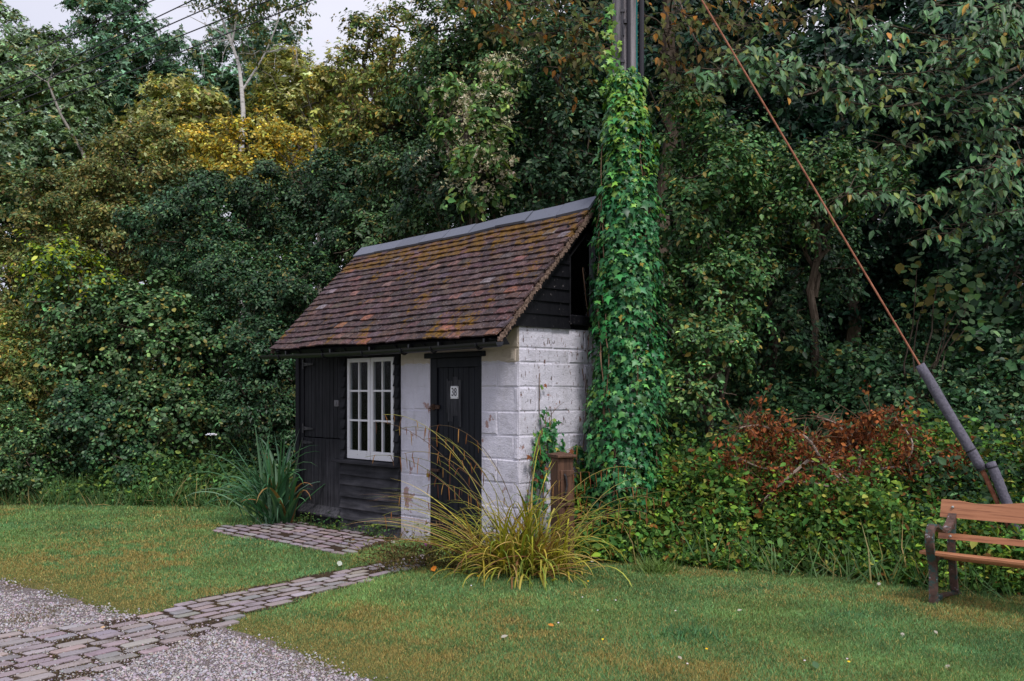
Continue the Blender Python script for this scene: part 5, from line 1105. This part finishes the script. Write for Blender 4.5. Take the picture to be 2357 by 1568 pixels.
cover('undergrowth', 'nettles, weeds and low growth along the left edge of the lawn', (-9.5, -2.2), .55, 42000, .055, 'under', 1.5, 71)
# long grass standing in the undergrowth and brambles, ragged lawn edge
def long_grass(name, label, xr, n, hgt, depth, pal, front=.15):
    X = rs.uniform(*xr, n); Y = edge_y(X) + rs.uniform(-front, depth, n); k = np.hypot(X - PX, Y - PY) > .2; lx, ly = hut_local(X, Y); k &= ~((lx > -3.95) & (lx < .06) & (ly > -.03) & (ly < 2.1)); X, Y = X[k], Y[k]; n = len(X)
    P = np.stack([X, Y, terr(X, Y)], -1); D = np.stack([rs.normal(0, .4, n), rs.normal(-.1, .35, n), np.ones(n)], -1); cl_ = fbm(X, Y, 2.2, 91)
    tag(scatter(name, P, rs.normal(0, 1, (n, 3)), D, hgt * rs.uniform(.4, 1.2, n) * (.4 + cl_), pick(pal, n), GRASSM, 'blade', wide=.32), label, 'grass', kind='stuff')
lgp = [(4, (.09, .19, .065)), (3, (.14, .25, .09)), (1.3, (.38, .32, .13))]
long_grass('long_grass', 'long wild grass growing among the brambles on the right', (1.0, 7), 4200, .44, 1.0, lgp)
long_grass('meadow_grass', 'long wild grass growing at the foot of the left hedge', (-9.5, -2.6), 9000, .40, .9, lgp)

# dead brown branches dumped on the brambles
db = at(1900, 1150, 9.5); dz = float(terr(db[0], db[1])); dead = empty('dead_branches', (db[0], db[1], dz), 0, 'heap of cut branches with curled rust brown dead leaves on the brambles', 'branches'); off = np.array([db[0], db[1], dz]); DBY = 9.0
mb = MB(); PP = []
mains = [((1990, 1160), (1900, 1070), (1860, 1010), (1800, 990), (1740, 1040)), ((1990, 1160), (1930, 1090), (1850, 1060), (1770, 1080), (1690, 1050)), ((1960, 1150), (2000, 1090), (2080, 1075), (2150, 1090), (2190, 1060)), ((1960, 1150), (1960, 1040), (1930, 980), (1880, 960)), ((2080, 1080), (2100, 1020), (2060, 960)), ((1950, 1130), (1850, 1110), (1770, 1130), (1730, 1180)), ((1960, 1140), (2040, 1130), (2120, 1140), (2180, 1130)), ((1900, 1060), (1960, 1020), (2010, 990), (2000, 950)), ((1990, 1160), (2050, 1200), (2090, 1230)), ((1860, 1060), (1760, 1150), (1740, 1200)), ((1960,1120),(1980,1060),(1960,1000)), ((1800,1000),(1750,980),(1700,985)), ((2090, 1090), (2140, 1060), (2190, 1075), (2215, 1100))]
for mn in mains:
    pts = [np.array(at(u, v, DBY + random.uniform(-.25, .2))) - off for u, v in mn]; fine = [Vector(p) for p in spl([tuple(p) for p in pts], 5)]; nf = len(fine)
    mb.tube(fine, [.013 * (1 - .8 * i / nf) + .002 for i in range(nf)], 5, (.34, .27, .22))
    for i in range(2, nf):
        for _ in range(4):
            e = fine[i] + Vector((random.gauss(0, .15), random.gauss(0, .12), random.gauss(0, .11))); mb.tube([fine[i], (fine[i] + e) / 2 + Vector((0, 0, .02)), e], [.004, .003, .0015], 3, (.15, .085, .055))
            for _ in range(12): PP.append(np.array(fine[i].lerp(e, random.uniform(.3, 1.15))) + rs.normal(0, .025, 3))
TWG = NT('dead_twig', .85, .2); TWG.col(TWG.attr()); mb.build('twigs', TWG.m, dead); P = np.array(PP)
P = P[vnoise(P[:, 0] + 5, P[:, 2] + 3, 7, 3) > .36]; P = P[P[:, 2] + dz > terr(P[:, 0] + off[0], P[:, 1] + off[1]) + .05]; n = len(P)
D = rs.normal(0, .6, (n, 3)); D[:, 2] -= .7
scatter('dead_leaves', P, rs.normal(0, 1, (n, 3)), D, rs.uniform(.03, .062, n), pick([(4, (.23, .072, .027)), (3, (.33, .115, .038)), (3, (.12, .042, .020))], n, .35), DRYM, 'oval', dead)

# yarrow flower heads
for (u, v, Y, lb_) in ((1612, 1248, 9.0, 'flat white yarrow flower head among the brambles right of the sedge'), (1697, 1303, 8.75, 'cluster of white yarrow flower heads at the edge of the lawn'), (487, 1000, 13.1, 'white umbel flower in the hedge left of the hut')):
    c = at(u, v, Y); ro = empty('yarrow', (c[0], c[1], 0), 0, lb_, 'flower'); mb = MB(); mb.tube([(0, 0, 0), (.01, 0, c[2] * .5), (0, 0, c[2])], .003, 4, (.1, .14, .05)); mb.build('stem', GRASSM, ro); P = np.stack([rs.normal(0, .032, 50), rs.normal(0, .03, 50), c[2] + rs.normal(0, .008, 50)], -1)
    if 'cluster' in lb_: P[:20] += [-.03, 0, .05]; P[20:30] += [-.07, 0, .03]
    scatter('flower_head', P, np.tile([0, -.3, 1.], (50, 1)), rs.normal(0, 1, (50, 3)), .022, pick([(1, (.75, .73, .76))], 50, .05), FLM.m, 'round', ro)
# broad fallen leaves on lawn and path
FLF = NT('fallen_leaf', .7, .3); FLF.col(FLF.attr())
def fallen(u, v, s_, col, lb_, grp=None, up=0):
    Y = EYE * CF / (v - HZ); X = (u - 1178.5) / CF * Y
    o = scatter('fallen_leaf', np.zeros((1, 3)), np.array([[random.gauss(0, .3), -.5, 1]]), rs.normal(0, 1, (1, 3)), s_, [col], FLF.m, 'oval'); o.location = (X, Y, .025 + up); tag(o, lb_, 'leaf', grp)
pl = 'small pale fallen leaf lying flat on the mown lawn'; pg = 'pale fallen leaves on the lawn'
fallen(1000, 1322, .10, (.62, .20, .02), 'bright orange fallen leaf on the grass in front of the weeds')
fallen(243, 1445 + 6, .07, (.55, .36, .20), 'tan fallen leaf lying on the setts at the lower left')
fallen(780, 1310, .09, (.42, .45, .38), 'pale grey green leaf standing at the edge of the sett path')
fallen(1893, 1542, .09, (.06, .12, .08), 'dark green fallen leaf low on the lawn') if 0 else None
for u, v, lb_ in ((1153, 1477, 'pale leaf on the lawn below the sedge clump, left of the middle'), (2078, 1465, 'left of two pale leaves lying close together in front of the bench foot'), (2185, 1540, 'pale leaf nearest the bottom right corner of the lawn'), (2022, 1355, 'pale leaf on the lawn at the bramble edge, left of the bench'),
                 (1697, 1414, 'pale leaf on the lawn in front of the brambles, midway to the bench'), (2150, 1460, 'right of two pale leaves lying close together in front of the bench foot'), (1560, 1520, 'pale leaf low on the lawn below the dark green tuft'), (1360, 1300, 'pale leaf at the right foot of the sedge clump')): fallen(u, v, random.uniform(.035, .055), (.36, .33, .27), lb_, pg)
fallen(2320, 1310, .11, (.36, .40, .42), 'large silvery leaf caught under the bench seat', up=.28)
fallen(1880, 1550, .07, (.06, .12, .05), 'dark green fallen leaf near the bottom edge right of centre')
fallen(1275, 1450, .05, (.5, .2, .03), 'small orange brown leaf in the middle of the lawn')
# daisies, clover and buttercups (tiny, scattered)
def flowers(name, label, n, col, xr, size):
    Y = rs.uniform(5.4, 9.0, n); X = rs.uniform(-.45, .5, n) * Y * 1.1; k = lawn_mask(X, Y) & (Y < edge_y(X)) & (X > xr); lx, ly = hut_local(X, Y); k &= ly < -.3; X, Y = X[k], Y[k]; n = len(X)
    tag(scatter(name, np.stack([X, Y, np.full(n, .03)], -1), np.tile([0, -.4, 1.], (n, 1)), rs.normal(0, 1, (n, 3)), size, pick([(1, col)], n, .1), FLM.m, 'round'), label, 'flowers', kind='stuff')
flowers('clover_flowers', 'scattered small white clover flowers and daisies in the lawn', 50, (.60, .55, .56), -.5, .016)
flowers('buttercups', 'a sprinkle of tiny yellow buttercups in the lawn', 22, (.70, .45, .02), -.6, .020)
# darker tufts in the lawn and moss tufts on the gravel
def tuft(name, u, v, r_, n, hgt, pal, label, cat='grass tuft', group=None, z0=0.0):
    Y = EYE * CF / (v - HZ); X = (u - 1178.5) / CF * Y
    P = np.stack([rs.normal(0, r_, n), rs.normal(0, r_ * .8, n), np.full(n, z0)], -1); D = np.stack([P[:, 0] * 2 + rs.normal(0, .4, n), P[:, 1] * 2 + rs.normal(0, .4, n), np.ones(n)], -1)
    o = scatter(name, P, rs.normal(0, 1, (n, 3)), D, hgt * rs.uniform(.5, 1.1, n), pick(pal, n), GRASSM, 'blade', wide=.8); o.location = (X, Y, 0); tag(o, label, cat, group)
dk = [(3, (.075, .185, .075)), (1, (.10, .22, .08))]
tuft('grass_tuft', 1590, 1468, .13, 480, .085, dk, 'dark green grass tuft in the lawn in front of the brambles')
tuft('grass_tuft', 1510, 1318, .08, 260, .16, [(1, (.15, .24, .06))], 'light green grass tuft at the lawn edge right of the sedge')
tuft('grass_tuft', 1945, 1420, .07, 120, .07, dk, 'small dark grass tuft in the lawn left of the bench')
tuft('grass_tuft', 530, 1205, .06, 240, .10, lgp, 'grass tuft at the left corner of the patio')
